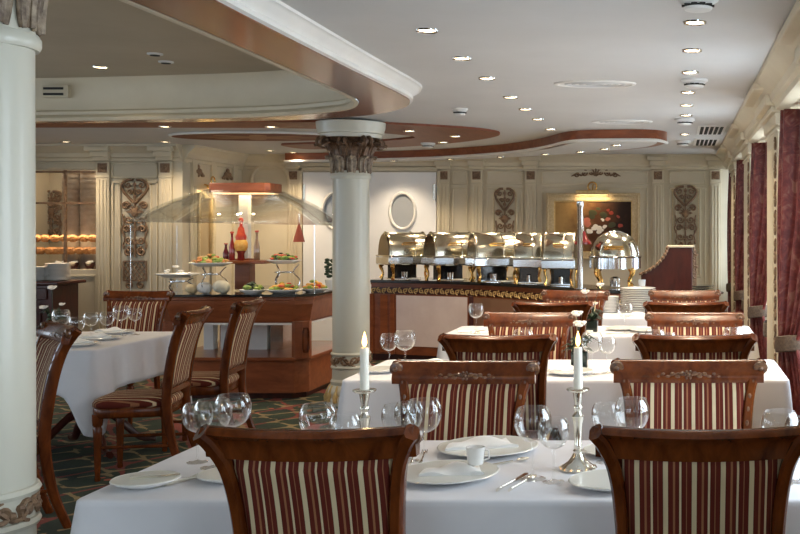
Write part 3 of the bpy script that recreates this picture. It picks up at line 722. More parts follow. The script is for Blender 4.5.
for i, (px, y) in enumerate(((695, 22), (692, 50), (690, 72), (688, 92), (686.5, 105), (686, 115), (685, 134), (684, 145))):
    x, Y = plan(px, y, .95)
    DL.put((x, Y, CZ), 0, (ordn+['x'])[i if i < 6 else [7, 6][i-6]].replace('eighth', 'seventh')+' lit downlight of the row nearest the curtains', 'downlights in the row by the windows')
x, Y = plan(101, 67, 1.18); DL.put((x, min(Y, 7.6), DZ), 0, 'lit downlight in the raised oval ceiling beside the near column')
for px, y, lab in ((165, 126.3, 'left'), (271, 126.5, 'second from the left'), (409, 130.8, 'just right of the leafy capital'), (455, 136, 'nearest the rounded tip'), (443, 142, 'on the far arm')):
    x, Y = plan(px, y, CH); DL.put((x, Y, EYE+CH), 0, 'lit downlight in the crescent timber soffit, '+lab, 'downlights in the crescent soffit')
for px, y, lab in ((66, 141.5, 'before the serving hatch'), (165, 141.5, 'before the carved lattice panel'), (270, 150.5, 'above the salad station hood'), (293, 152.3, 'above the gap between salad station and doors'), (313, 153.5, 'before the left door')):
    x, Y = plan(px, y, .95); x = (px-VX)*Y/F; DL.put((x, Y, CZ), 0, 'lit downlight in the low white ceiling '+lab, 'downlights before the recess wall')
for px, y, lab in ((394, 160.4, 'first from the column'), (450, 158.7, 'second from the column'), (500, 156.6, 'third from the column'), (545, 153.8, 'fourth from the column'), (580, 151.5, 'third from the rounded end'), (604, 148.6, 'second from the rounded end'), (616, 144.8, 'nearest the rounded end')):
    x, Y = plan(px, y, .85); DL.put((x, Y, SZ-.003), 0, 'lit downlight under the curved soffit over the hot buffet, '+lab, 'downlights under the curved soffit')
def detector(px, py, lab, H=.95, z=CZ, s_=1.0):
    x, Y = plan(px, py, H); root = empty('smoke_detector', (x, Y, z)); tag(root, lab, 'smoke detector')
    MB().lathe([(.085*s_, 0), (.085*s_, -.012), (.07*s_, -.02), (.06*s_, -.03)], seg=28).build('base_plate', M['plastic'], root)
    b_ = MB()
    for k in range(10):
        a = k*PI/5; b_.box(.055*s_*math.cos(a)-.012, .055*s_*math.cos(a)+.012, .055*s_*math.sin(a)-.012, .055*s_*math.sin(a)+.012, -.036, -.03)
    b_.lathe([(.05*s_, -.03), (.05*s_, -.04)], seg=20); b_.build('vent_ring', M['darkvoid'], root)
    MB().lathe([(.06*s_, -.040), (.055*s_, -.050), (.03*s_, -.056), (.001, -.058)], seg=24).build('cap', M['plastic'], root)
detector(698, -2, 'round white detector at the top edge of the view above the downlight row')
detector(694.5, 79.5, 'round white detector between downlights near the middle of the window row')
detector(685, 119, 'small round white detector farther along the window row of downlights')
detector(683, 141, 'farthest round white detector near the back wall cornice')
x, Y = plan(428, 152, .85)
detector(428, 148.6, 'white detector on the curved soffit above the chafing dishes', .87, EYE+CH, .9)
detector(460, 108.5, 'small round grey fitting on the white ceiling left of the downlight row', s_=.7)
for px, py, w_, lab in ((595, 83.5, .27, 'long oval slot diffuser in the white ceiling, the nearer one'), (622, 121.5, .27, 'long oval slot diffuser above the curved soffit, the farther one')):
    x, Y = plan(px, py, .95); root = empty('air_diffuser', (x, Y, CZ)); tag(root, lab, 'air diffuser', 'oval air diffusers')
    MB().lathe([(1*w_, 0), (.98*w_, -.008), (.9*w_, -.010), (.88*w_, -.004)], seg=40, sy=.6).build('frame', M['white'], root)
    b_ = MB()
    for k in range(4): b_.lathe([(w_*(.75-k*.17), -.003), (w_*(.70-k*.17), -.010), (w_*(.66-k*.17), -.003)], seg=36, sy=.6)
    b_.build('louvre_rings', M['ceil'], root)
for px, py, lab in ((711, 130, 'slotted ceiling grille by the curtains, the nearer of two'), (706, 142, 'slotted ceiling grille by the curtains, the farther of two')):
    x, Y = plan(px, py, .95); root = empty('ceiling_grille', (x, Y, CZ)); tag(root, lab, 'ceiling grille', 'ceiling grilles by the curtains')
    MB().box(-.13, .13, -.42, .42, -.008, 0).build('frame', M['plastic'], root, smooth=False)
    b_ = MB()
    for i in range(10):
        for j in range(5): b_.box(-.105+j*.045, -.075+j*.045, -.38+i*.077, -.335+i*.077, -.011, -.007)
    b_.build('slots', M['darkvoid'], root, smooth=False)
for px, py, lab in ((166, 61.5, 'small dark round fitting in the raised oval ceiling near its far edge'), (155, 53.5, 'small pale round fitting in the raised oval ceiling')):
    x, Y = plan(px, py, 1.18); root = empty('ceiling_fitting', (x, min(Y, 7.5), DZ)); tag(root, lab, 'ceiling fitting')
    MB().lathe([(.05, 0), (.05, -.008), (.035, -.012)], seg=20).build('ring', M['plastic'], root); MB().lathe([(.034, -.010), (.03, -.016), (.001, -.018)], seg=20).build('centre', M['darkvoid'], root)
# wall vent in the oval cove
vr = empty('wall_vent', (PX(45, 8.0), 8.155, at(0, 91, 8.1).z)); tag(vr, 'white wall vent with two dark slots high beside the near column', 'vent')
MB().box(-.11, .09, -.01, .06, -.045, .05).build('frame', M['cream'], vr, smooth=False)
for z in (-.018, .026): MB().box(-.10, .055, -.014, 0, z-.009, z+.009).build('slot', M['darkvoid'], vr, smooth=False)

# ================================================================= CURTAINS
def make_curtain():
    root = empty('curtain'); root['category'] = 'curtain'
    def fn(u, v):                                                       # local: x across the bay side, y out of the window, z up
        z = .06+v*2.2; tie = .80
        if z > tie: q_ = (z-tie)/(2.26-tie); wd = .15+.42*min(1, q_*1.15)**.75; wd = .20+.36*min(1, q_*1.3)**.8; off = .02*math.sin(q_*PI)
        else: q_ = (tie-z)/tie; wd = .20+.16*q_**.8; off = 0
        amp = .028-.014*(1-min(1, abs(z-tie)*2.5))
        return (u*wd, -.02-off+amp*math.sin(u*2*PI*5+v*.8)+.09*math.sin(PI*u)*(.15+.85*min(1, abs(z-tie)*1.3)), z)
    MB().grid(fn, 70, 36).build('drape', M['damask'], root, thick=.006)
    tb = [[(.10+(.112+e)*math.cos(a*PI/12), -.005+(.062+e)*math.sin(a*PI/12), z+.015*math.cos(a*PI/12)) for a in range(24)] for e, z in ((0, .74), (.004, .745), (.006, .79), (.004, .835), (0, .84))]
    MB().loft(tb, True, False).build('tieback', TIE, root, thick=.004)
    return root
TIE = varied('tieback_braid', (.07, .045, .03), (.13, .09, .06), 80, .7, .4)
CU = Proto(make_curtain())
bn = ['', '', 'nearest the camera', 'in the window nearest in view', 'second window in view', 'third window in view', 'last window before the back wall']
for i, (a, c) in enumerate(BAYS):
    if i < 2: continue
    # far side of the bay (in view), drawn towards the pier; hangs on its near face
    o = CU.put((XF+.012, c-.04, 0), -1.02, 'red patterned curtain tied at the far side of its bay, '+['', '', 'nearest the camera', 'beside the nearest striped chairs', 'beside the middle table', 'beside the third table', 'at the back corner'][i], 'red damask curtains')
    if c-a > 1.2: CU.put((XF+.012, a+.10, 0), 1.0, 'red patterned curtain at the near side of the window bay, '+['', '', 'nearest the camera', 'beside the nearest striped chairs', 'beside the middle table', 'beside the third table'][i], 'red damask curtains')

# ================================================================= CHAIRS
def make_chair():
    root = empty('dining_chair'); root['category'] = 'chair'
    W = M['chairwood']
    # rear legs rise into the sabre stiles
    for s_ in (-1, 1):
        path = catmull([(.19*s_, -.31, 0), (.185*s_, -.24, .2), (.19*s_, -.205, .43), (.194*s_, -.215, .6), (.202*s_, -.245, .78), (.217*s_, -.28, .90), (.243*s_, -.315, .97), (.262*s_, -.335, 1.0)], 5)
        rings = []
        for i, p in enumerate(path):
            t = i/(len(path)-1); a = path[max(i-1, 0)]; c = path[min(i+1, len(path)-1)]; d = (c-a).normalized(); sd = Vector((1, 0, 0)); sd = (sd-d*sd.dot(d)).normalized(); nrm = d.cross(sd)
            hw = .017+.001*min(1, p.z/.4); hd = .019+.008*math.sin(min(1, p.z)*PI*.8)
            rings.append([p+sd*x*hw+nrm*y_*hd for x, y_ in ((-1, -.6), (-.6, -1), (.6, -1), (1, -.6), (1, .6), (.6, 1), (-.6, 1), (-1, .6))])
        lg = MB().loft(rings).build('leg', W, root)
        cv = MB()
        for k, z in enumerate([.60+.047*q_ for q_ in range(8)]):
            p = min(path, key=lambda v: abs(v.z-z)); cv.ball((p.x, p.y+.024, z), .008, .8, .6, 1.8, 6, 5)
        cv.build('beading', CARVE, lg); cv = MB()
        cv.lathe([(.001, -.012), (.022, -.010), (.026, 0), (.022, .010), (.001, .012)], (0, 0, 0), 14); n0 = len(cv.v)
        R90 = Matrix.Rotation(PI/2, 4, 'X')
        k0 = n0-5*14
        cv.v[k0:] = [tuple(R90 @ Vector(q_)+Vector((.254*s_, -.292, .983))) for q_ in cv.v[k0:]]
        cv.ball((.254*s_, -.276, .983), .009)
        cv.build('scroll_knob', CARVE, lg)
    # top rail: curved in plan, rolled over at the top
    rings = []; N = 22
    for i in range(N+1):
        u = -1+2*i/N; x = u*.264; bow = -.035*(1-u*u); sg = .006*(u*u)
        prof = [(.012, .925), (.016, .945), (.010, .965), (.0, .985), (-.006, 1.0), (-.022, 1.008), (-.042, 1.003), (-.052, .990), (-.046, .978), (-.034, .968), (-.026, .948), (-.022, .925)]
        rings.append([(x, -.277+bow+y_-(.012 if z > .98 else 0), z+sg) for y_, z in prof])
    tr = MB().loft(rings).build('top_rail', W, root, angle=50)
    cv = MB()
    for s_ in (-1, 1):
        for k in range(6):
            x = s_*(.022+k*.017); cv.ball((x, -.262-.035*(1-(x/.27)**2), .956+.005*(-1)**k), (.0085-.0008*k), 1.4, .6, .9, 7, 5)
        cv.tube([(s_*(.015+.022*k), -.262-.035, .956+.007*math.sin(k*1.6)) for k in range(6)], .0035, 5)
    for a in range(6): cv.ball((.013*math.cos(a*PI/3), -.296, .957+.013*math.sin(a*PI/3)), .0055, 1, .7, 1, 6, 4)
    cv.ball((0, -.294, .957), .008); cv.build('carving', CARVE, tr)
    # upholstered back
    def back(side):
        def fn(u, v):
            x = (-1+2*u)*(.183+.022*v**2.2); z = .54+v*.388; yc = -.207-.075*v**1.7-(.030*(1-(2*u-1)**2))*v
            e = min(1, (1-abs(2*u-1))*7)**.5*min(1, (1-abs(2*v-1))*9)**.5
            return (x, yc+side*(.008+.018*e), z)
        return fn
    b_ = MB(); b_.grid(back(1), 24, 14); b_.grid(back(-1), 24, 14)
    # close the rim
    n_ = 25; o2 = 25*15; rim = list(range(0, 25))+[25*j+24 for j in range(1, 15)]+[25*14+i for i in range(23, -1, -1)]+[25*j for j in range(13, 0, -1)]
    b_.f += [(rim[i], rim[(i+1) % len(rim)], rim[(i+1) % len(rim)]+o2, rim[i]+o2) for i in range(len(rim))]
    b_.build('backrest', M['stripe'], root, angle=60)
    MB().box(-.185, .185, -.232, -.200, .505, .545).build('lower_rail', W, root, bevel=.006)
    # seat
    rings = []
    ol = []
    for i in range(32):
        a = 2*PI*i/32; c_, s2 = math.cos(a), math.sin(a); e = .38
        x = math.copysign(abs(c_)**e, c_); y_ = math.copysign(abs(s2)**e, s2); wx = .215+.022*(y_) ; ol.append((x*wx, .005+y_*.215+(.018*(1-x*x) if y_ > 0 else 0)))
    for k, z in ((.97, .435), (1.0, .445), (1.0, .462), (.95, .480), (.8, .493), (.5, .500), (.15, .502)): rings.append([(x*k, .005+(y_-.005)*k, z) for x, y_ in ol])
    MB().loft(rings).build('seat', M['stripe'], root, angle=70)
    rings = [[(x*k, .005+(y_-.005)*k, z) for x, y_ in ol] for k, z in ((.93, .375), (.97, .38), (.985, .39), (.985, .43), (.97, .436), (.5, .437))]
    MB().loft(rings).build('apron', W, root, angle=50)
    for s_ in (-1, 1):
        MB().lathe([(.014, 0), (.018, .01), (.015, .03), (.017, .06), (.024, .26), (.026, .31), (.020, .325), (.028, .335), (.030, .36), (.030, .40)], (.185*s_, .185, 0), 14).build('leg', W, root)
    for s_ in (-1, 1): MB().tube([(.186*s_, -.215, .20), (.185*s_, .185, .20)], .010, 8).build('stretcher', W, root)
    return root
CARVE = varied('carved_chair_wood', (.035, .010, .004), (.20, .09, .035), 60, .35, coat=.4)  # mottled brown wood of the chair carvings
CH_ = Proto(make_chair())
RX = [.045, .045]
chairs = [  # px centre, k of the top of the backrest, facing (0 = away from the camera), label
 (306, 404, 0, 'striped chair seen from behind at the front left, nearest table'),
 (701, 404, 0, 'striped chair seen from behind at the front right, cut by the lower right corner'),
 (467, 266, 1, 'striped chair with carved rail facing us across the nearest table, left of the right candle'),
 (688.5, 264, 1, 'striped chair with carved rail facing us across the nearest table, by the windows'),
 (497, 214, 0, 'dark-railed chair seen from behind at the second table, left one'),
 (695, 214, 0, 'dark-railed chair seen from behind at the second table, by the windows'),
 (530, 168, 1, 'chair with carved rail facing us behind the second table, left one'),
 (694.5, 168, 1, 'chair with carved rail facing us behind the second table, by the windows'),
 (552, 147, 0, 'dark chair seen from behind at the third table, left one'),
 (686, 147, 0, 'dark chair seen from behind at the third table, by the windows'),
 (576, 123, 1, 'farthest chair facing us on the left, in front of the hot buffet'),
 (684.5, 123, 1, 'farthest chair facing us by the windows, in front of the dark wooden stand'),
]
for px, k, fc, lab in chairs:
    Yt = F/k; X = (px-VX)/k
    CH_.put((X, Yt+.335 if not fc else Yt-.335, 0), 0 if not fc else PI, lab, 'striped dining chairs', (1.06, 1, 1) if (k < 300 and px > 600) else (1, 1, 1))
CH_.put((-3.30, 6.48, 0), PI/2+.16, 'striped chair side-on at the left table, the nearer with pale lit edge', 'striped dining chairs')
CH_.put((-3.30, 7.32, 0), PI/2+.10, 'striped chair side-on at the left table, the farther before the salad station', 'striped dining chairs')
CH_.put((-4.31, 8.12, 0), PI, 'striped chair facing us at the far end of the left table', 'striped dining chairs')
CH_.put((-3.42, 5.22, 0), PI*.5+.75, 'striped chair half hidden behind the near column at the left', 'striped dining chairs')

# ================================================================= TABLES AND CLOTHS
def table(cx, cy, w_, d, label, ped):
    root = empty('dining_table', (cx, cy, 0)); tag(root, label, 'table')
    MB().box(-w_/2+.01, w_/2-.01, -d/2+.01, d/2-.01, .715, .743).build('tabletop', M['darkwood'], root, smooth=False)
    for px_ in ped:
        MB().lathe([(.05, .2), (.06, .25), (.045, .3), (.04, .5), (.05, .6), (.07, .66), (.12, .715)], (px_, 0, 0), 20).build('pedestal', M['darkwood'], root)
        for q_ in range(4):
            a = PI/4+q_*PI/2; R_2 = min(.42, d*.55)
            pts = [(px_+r_*math.cos(a), r_*math.sin(a), z) for r_, z in ((.03, .27), (.12, .24), (.22, .15), (.32*R_2/.42, .05), (R_2, .03))]
            MB().tube(catmull(pts, 4), [.035]*5+[.03]*6+[.026]*5+[.03], 8, flat=.7).build('foot', M['darkwood'], root)
    return root
def cloth(cx, cy, w_, d, drop, lifts, label, corner=.10, name='tablecloth', group='white tablecloths', seed=1):
    """lifts: (side, x0, x1, z) where a chair seat holds the hem up"""
    rnd = random.Random(seed); zt = .750; hw, hd = w_/2+.004, d/2+.004; per = []
    R_c = .03
    def side(p0, p1, nrm, n_):
        for i in range(n_): t = i/n_; per.append((Vector(p0)*(1-t)+Vector(p1)*t, Vector(nrm), 0))
    n1, n2 = max(16, int(w_*28)), max(12, int(d*28))
    def corner_(cx_, cy_, a0):
        for i in range(6):
            a = a0+i*PI/12; per.append((Vector((cx_+R_c*math.cos(a), cy_+R_c*math.sin(a))), Vector((math.cos(a), math.sin(a))), math.sin(PI*i/6+.01)**.5 if i else 0.3))
    side((-hw+R_c, -hd), (hw-R_c, -hd), (0, -1), n1); corner_(hw-R_c, -hd+R_c, -PI/2)
    side((hw, -hd+R_c), (hw, hd-R_c), (1, 0), n2); corner_(hw-R_c, hd-R_c, 0)
    side((hw-R_c, hd), (-hw+R_c, hd), (0, 1), n1); corner_(-hw+R_c, hd-R_c, PI/2)
    side((-hw, hd-R_c), (-hw, -hd+R_c), (-1, 0), n2); corner_(-hw+R_c, -hd+R_c, PI)
    N = len(per); ph = rnd.uniform(0, 6)
    corners = [Vector((sx_*hw, sy_*hd)) for sx_ in (-1, 1) for sy_ in (-1, 1)]
    L = 0; rings = [[] for _ in range(13)]; prev = per[0][0]
    for p, nv, cr in per:
        L += (p-prev).length; prev = p
        dc = min((p-c).length for c in corners); cf = math.exp(-(dc/.11)**2)
        dr = drop+corner*cf
        for (sd, x0, x1, zl) in lifts:
            on = (sd == 'f' and nv.y < -.5) or (sd == 'b' and nv.y > .5)
            if on:
                m_ = min(1, max(0, (p.x+cx-x0+.06)/.06))*min(1, max(0, (x1+.06-p.x-cx)/.06)); m_ = m_*m_*(3-2*m_)
                dr = dr*(1-m_)+(zt-zl)*m_
        rows = [(-.012, 0), (-.002, .001), (.004, .006), (.006, .018)]
        for k in range(4): rings[k].append((p.x+nv.x*rows[k][0], p.y+nv.y*rows[k][0], zt-rows[k][1]))
        for k in range(9):
            t = (k+1)/9; fold = .010*math.sin(L*17+ph)+.006*math.sin(L*31+ph*2); out = .008+t*(.012+fold*1.0+.055*cf)
            rings[4+k].append((p.x+nv.x*out, p.y+nv.y*out, zt-.018-t*(dr-.018)))
    b_ = MB(); b_.loft(rings, True, False); b_.f.append(tuple(reversed(range(N))))
    o = b_.build(name, M['cloth'], loc=(cx, cy, 0), angle=70, thick=.0025); tag(o, label, 'tablecloth', group); return o
TX0, TX1 = -1.665, .56; TCX = (TX0+TX1)/2; TW = TX1-TX0
T = [(2.915, 3.74), (5.25, 6.07), (7.42, 8.2)]
nm = ['nearest', 'second', 'third']
def lifts_for(i):
    L = []
    for px, k, fc, lab in chairs:
        Yt = F/k; X = (px-VX)/k; Yc = Yt+.335 if not fc else Yt-.335
        y0, y1 = T[i]
        if abs(Yc-(y0 if not fc else y1)) < .35: L.append(('f' if not fc else 'b', X-.25, X+.25, .512))
    return L
for i, (y0, y1) in enumerate(T):
    table(TCX, (y0+y1)/2, TW, y1-y0, ['long dining table under the nearest white cloth', 'long dining table under the second white cloth', 'long dining table under the third white cloth'][i], (-.6, .6))
    cloth(TCX, (y0+y1)/2, TW, y1-y0, .42, lifts_for(i), ['white cloth on the nearest long table, filling the foreground', 'white cloth on the second long table behind the facing chairs', 'white cloth on the third long table, the farthest with chairs'][i], seed=i+1)
table(-.52, 9.35, .80, .74, 'small serving table under a white cloth before the hot buffet', (0,))
cloth(-.52, 9.35, .80, .74, .42, [], 'white cloth on the small serving table holding the plate stacks', .06, seed=5)
LT = (-5.25, -3.64, 6.56, 7.75)
table((LT[0]+LT[1])/2, (LT[2]+LT[3])/2, LT[1]-LT[0], LT[3]-LT[2], 'pedestal dining table at the left with curved dark feet', (-.35, .45))
cloth((LT[0]+LT[1])/2, (LT[2]+LT[3])/2, LT[1]-LT[0], LT[3]-LT[2], .27, [], 'white cloth with a hanging pointed corner on the left table', .27, seed=9)
TZ = .7525

# ================================================================= TABLEWARE
def make_glass(h, r):
    root = empty('wine_glass'); root['category'] = 'wine glass'
    hb = h*.49
    po = [(.001, h-hb), (r*.35, h-hb+.004), (r*.72, h-hb*.83), (r*.95, h-hb*.58), (r, h-hb*.40), (r*.95, h-hb*.18), (r*.80, h)]
    oc = catmull([(a, 0, z) for a, z in po], 4); t = .0014
    prof = [(max(p[0], .001), p[2]) for p in oc]+[(max(p[0]-t, .001), p[2]+(t if p[0] < r*.5 else 0)) for p in reversed(oc)]
    MB().lathe(prof, seg=32).build('bowl', M['glass'], root, angle=80)
    MB().lathe([(.006, .006), (.0042, .02), (.0038, h*.3), (.0045, h-hb-.008), (.009, h-hb+.003)], seg=12).build('stem', M['glass'], root)
    MB().lathe([(.001, 0), (r*.68, 0), (r*.70, .0015), (r*.3, .004), (.006, .008)], seg=28).build('foot', M['glass'], root)
    return root
BG = Proto(make_glass(.215, .056)); SG = Proto(make_glass(.19, .047))
def gl(big, px, k, lab, g, tz=TZ):
    (BG if big else SG).put(((px-VX)/k, F/k, tz), random.random(), lab, g)
g1 = 'wine glasses on the nearest table'
gl(1, 533, 333, 'large empty wine glass left of its smaller neighbour, by the right candlestick', g1)
gl(0, 553.5, 337, 'smaller empty wine glass directly left of the right candlestick', g1)
gl(0, 197.5, 311, 'small wine glass leftmost behind the front left chair', g1)
gl(1, 213, 318, 'large wine glass in the middle of the three at the far left', g1)
gl(1, 233, 309, 'large wine glass rightmost of the three at the far left', g1)
gl(1, 424, 318, 'large wine glass at the right shoulder of the front left chair', g1)
gl(0, 409, 309, 'small wine glass behind the right shoulder of the front left chair, middle of three', g1)
gl(0, 396.5, 313, 'small wine glass leftmost of three behind the right shoulder of the front left chair', g1)
gl(1, 318, 327, 'large wine glass over the middle of the front left chair, left of a small one', g1)
gl(0, 345, 331, 'small wine glass just left of the left candlestick', g1)
gl(0, 606, 311, 'small wine glass at the left shoulder of the front right chair', g1)
gl(1, 632, 316, 'large wine glass over the left part of the front right chair', g1)
gl(1, 780, 340, 'large wine glass at the far right over the front right chair', g1)
gl(0, 800, 337, 'small wine glass cut by the right edge of the view', g1)
g2 = 'wine glasses on the second table'
gl(1, 405, 189, 'large wine glass behind the left facing chair, right of a smaller glass', g2)
gl(0, 389, 186, 'small wine glass near the left end of the second table', g2)
gl(1, 592, 193, 'large wine glass just right of the right candle, behind it', g2)
gl(0, 607, 191, 'small wine glass right of the large one behind the right candle', g2)
gl(1, 523, 187, 'wine glass whose rim shows over the left dark-railed chair', g2)
gl(1, 655, 187, 'wine glass whose rim shows over the left of the right dark-railed chair', g2)
gl(0, 668, 184, 'small wine glass rim beside a larger one over the right dark-railed chair', g2)
gl(1, 733, 184, 'wine glass rim over the right end of the right dark-railed chair', g2)
g3 = 'wine glasses on the third table'
gl(1, 476, 138, 'wine glass standing alone at the left end of the third table before the brown panel', g3)
gl(1, 625, 138, 'wine glass on the third table before the plate stacks', g3)
g4 = 'wine glasses on the left table'
for big, px, k, lab in ((1, 121, 142, 'large wine glass before the far chair of the left table'), (0, 135, 140, 'small wine glass farthest right on the left table'), (0, 107, 147, 'small wine glass in the middle of the left table, right of a similar one'),
                        (0, 91, 148, 'small wine glass in the middle of the left table, left of a similar one'), (0, 77, 156, 'small wine glass at the near edge of the left table'), (1, 61, 150, 'large wine glass beside the white flowers on the left table')):
    gl(big, px, k, lab, g4)
# candlesticks
def candlestick(x, y, lab1, lab2):
    root = empty('candlestick', (x, y, TZ)); tag(root, lab1, 'candlestick')
    z = .25
    MB().lathe([(.056, 0), (.058, .004), (.052, .010), (.044, .016), (.030, .026), (.020, .040), (.014, .052), (.016, .058), (.011, .064)], seg=28).build('base', M['silver'], root)
    fl = MB()
    for k in range(14): a = k*2*PI/14; fl.ball((.052*math.cos(a), .052*math.sin(a), .006), .009, 1, 1, .6, 7, 4)
    fl.build('fluted_edge', M['silver'], root)
    MB().lathe([(.011, .064), (.013, .075), (.011, .08), (.014, .14), (.0175, .158), (.019, .166), (.012, .174), (.010, .182), (.014, .190), (.014, .196), (.010, .202), (.011, .208), (.0155, .235), (.016, .243)], seg=20).build('stem', M['silver'], root)
    MB().lathe([(.012, .240), (.030, .244), (.036, .249), (.036, .252), (.014, .250)], seg=28).build('drip_pan', M['silver'], root)
    c = empty('candle', (x, y, TZ+.2525)); tag(c, lab2, 'candle')
    MB().lathe([(.0145, 0), (.0138, .06), (.0130, .126), (.0115, .129), (.004, .1275), (.001, .127)], seg=20).build('wax_body', M['wax'], c)
    MB().tube([(0, 0, .126), (.001, 0, .138)], .0012, 5).build('wick', M['wick'], c)
    MB().lathe([(.001, .131), (.0055, .137), (.0078, .146), (.0062, .158), (.003, .170), (.0004, .178)], seg=14).build('flame', M['flame'], c)
    l_ = bpy.data.lights.new('flame_light', 'POINT'); l_.energy = .5; l_.color = (1, .6, .28); l_.shadow_soft_size = .01
    lo = bpy.data.objects.new('flame_light', l_); lo.location = (0, 0, .19); COL.objects.link(lo); lo.parent = c
candlestick((578-VX)/320, F/320, 'silver candlestick with fluted foot, right one on the nearest table', 'lit white candle in the right silver candlestick')
candlestick((364.5-VX)/322, F/322, 'silver candlestick partly behind the front left chair', 'lit white candle in the left candlestick, before the round column')
# plates and napkins
def put_plate(x, y, r, lab, tz=TZ, name='dinner_plate'):
    o = plate_obj(r, name); o.location = (x, y, tz); tag(o, lab, 'plate'); return o
def napkin(x, y, z, s_, rz, lab, style=0):
    root = None
    rnd = random.Random(int(abs(x*100))+3)
    def fn(u, v):
        a = (u-.5)*2; c_ = (v-.5)*2; h = .012+.018*(1-a*a)*(1-c_*c_)+.006*math.sin(u*9+v*4)
        return (a*s_*(1-.25*v), c_*s_*.55, h)
    def fn2(u, v):
        p_ = fn(u, v); return (p_[0], p_[1], max(.0015, p_[2]-.014))
    b_ = MB(); b_.grid(fn, 16, 12); b_.grid(fn2, 16, 12); n_ = 17; o2 = 17*13
    rim = list(range(0, 17))+[17*j+16 for j in range(1, 13)]+[17*12+i for i in range(15, -1, -1)]+[17*j for j in range(11, 0, -1)]
    b_.f += [(rim[i], rim[(i+1) % len(rim)], rim[(i+1) % len(rim)]+o2, rim[i]+o2) for i in range(len(rim))]
    if style:                                                            # a standing fold
        b_.lathe([(s_*.42, .015), (s_*.30, s_*.5), (s_*.08, s_*.95)], (0, 0, 0), 10, 1, .5)
    o = b_.build('folded_napkin', M['napkin'], loc=(x, y, z), rot=(0, 0, rz), angle=60); tag(o, lab, 'napkin'); return o
put_plate(-.69, 3.17, .155, 'white dinner plate beside the front left chair, holding a napkin')
napkin(-.67, 3.16, TZ+.014, .095, .1, 'folded white napkin on the front dinner plate')
put_plate(-.635, 3.55, .17, 'large white plate before the left facing chair on the nearest table')
napkin(-.66, 3.55, TZ+.014, .12, .25, 'folded white napkin on the plate before the left facing chair')
put_plate(-1.63, 3.08, .095, 'small white side plate at the front left corner of the nearest table', name='side_plate').location.x = -1.555
put_plate(-1.33, 3.15, .10, 'small white plate behind the left shoulder of the front left chair', name='side_plate')
put_plate(-.19, 3.07, .125, 'white plate beside the left shoulder of the front right chair')
put_plate(-.20, 3.50, .11, 'white plate behind the right candlestick base')
cu = empty('china_cup', (-.605, 3.17, TZ+.041)); tag(cu, 'small white china cup standing on the front dinner plate napkin', 'cup')
MB().lathe([(.022, 0), (.024, .003), (.029, .052), (.027, .052), (.022, .006), (.001, .006)], seg=24).build('body', M['china'], cu)
MB().tube([(.027, 0, .044), (.040, 0, .040), (.041, 0, .018), (.025, 0, .012)], .003, 6).build('handle', M['china'], cu)
def cutlery(kind, x, y, rz, lab, z=TZ, s_=1, g=None):
    root = empty(kind, (x, y, z), rz); tag(root, lab, 'cutlery', g)
    MB().tube([(-.10*s_, 0, .005), (-.05*s_, 0, .0045), (.02*s_, 0, .004)], [.0085, .006, .005], 8, flat=.5).build('handle', M['silver'], root)
    if kind == 'table_fork':
        b_ = MB(); b_.tube([(.02*s_, 0, .004), (.045*s_, 0, .005), (.06*s_, 0, .004)], [.003, .009, .011], 8, flat=.25)
        for q_ in (-.008, -.0027, .0027, .008): b_.tube([(.055*s_, q_, .004), (.075*s_, q_, .005), (.098*s_, q_, .008)], [.0017, .0015, .001], 5)
        b_.build('tines', M['silver'], root)
    elif kind == 'table_spoon': MB().ball((.062*s_, 0, .006), .024*s_, 1, .6, .22, 14, 7).build('spoon_bowl', M['silver'], root)
    else: MB().prism([(.02*s_, -.006), (.10*s_, -.012), (.12*s_, -.003), (.115*s_, .008), (.02*s_, .006)], .0025, .0045).build('blade', M['silver'], root)
cutlery('table_knife', -.485, 3.10, PI*.42, 'silver knife on the nearest table, left of a spoon before the wine glasses')
cutlery('table_spoon', -.450, 3.10, PI*.42, 'silver spoon on the nearest table before the large wine glass')
cutlery('table_fork', -1.47, 3.13, PI*.38, 'silver fork lying right of the small side plate at the table corner')
cutlery('table_fork', -1.44, 3.15, PI*.34, 'silver fork beside another, nearest the front left chair')
cutlery('table_knife', -1.535, 3.08, PI*.15, 'small silver knife resting on the side plate at the table corner', TZ+.02, .6)
cutlery('table_fork', -.86, 3.42, PI*.55, 'silver fork just right of the front left chair, behind the dinner plate')
cutlery('table_fork', -.83, 3.44, PI*.55, 'silver fork left of the far dinner plate, beside its twin')
cutlery('table_spoon', -.54, 3.36, PI*.25, 'silver spoon between the front and far dinner plates')
cutlery('table_knife', -.40, 5.40, PI*.3, 'silver knife near the small wine glass on the second table')
cutlery('table_knife', -1.38, 7.62, PI*.1, 'silver knife near the lone wine glass on the third table')
cutlery('table_fork', -1.5, 7.7, PI*.1, 'silver fork near the left end of the third table')
cutlery('table_knife', -.41, 7.55, PI*.1, 'silver knife by the wine glass before the plate stacks')
put_plate(-1.56, 5.52, .10, 'white plate at the left corner of the second table')
put_plate(-.55, 5.45, .12, 'white plate left of the right candle on the second table')
napkin(-.575, 5.45, TZ+.014, .085, .2, 'folded white napkin on the plate left of the right candle')
put_plate(-1.33, 5.72, .13, 'white plate behind the left facing chair on the second table')
napkin(-1.33, 5.72, TZ+.014, .12, -.1, 'folded white napkin behind the left carved chair rail')
put_plate(-.40, 7.85, .13, 'white plate behind the wine glass on the third table')
put_plate(-.22, 7.72, .12, 'white plate beside the dark chairs by the windows on the third table')
napkin(-.36, 9.18, TZ, .13, .1, 'folded white napkin on the small serving table before the plate stacks')
napkin(.42, 5.75, TZ, .10, .1, 'folded white napkin at the window end of the second table')
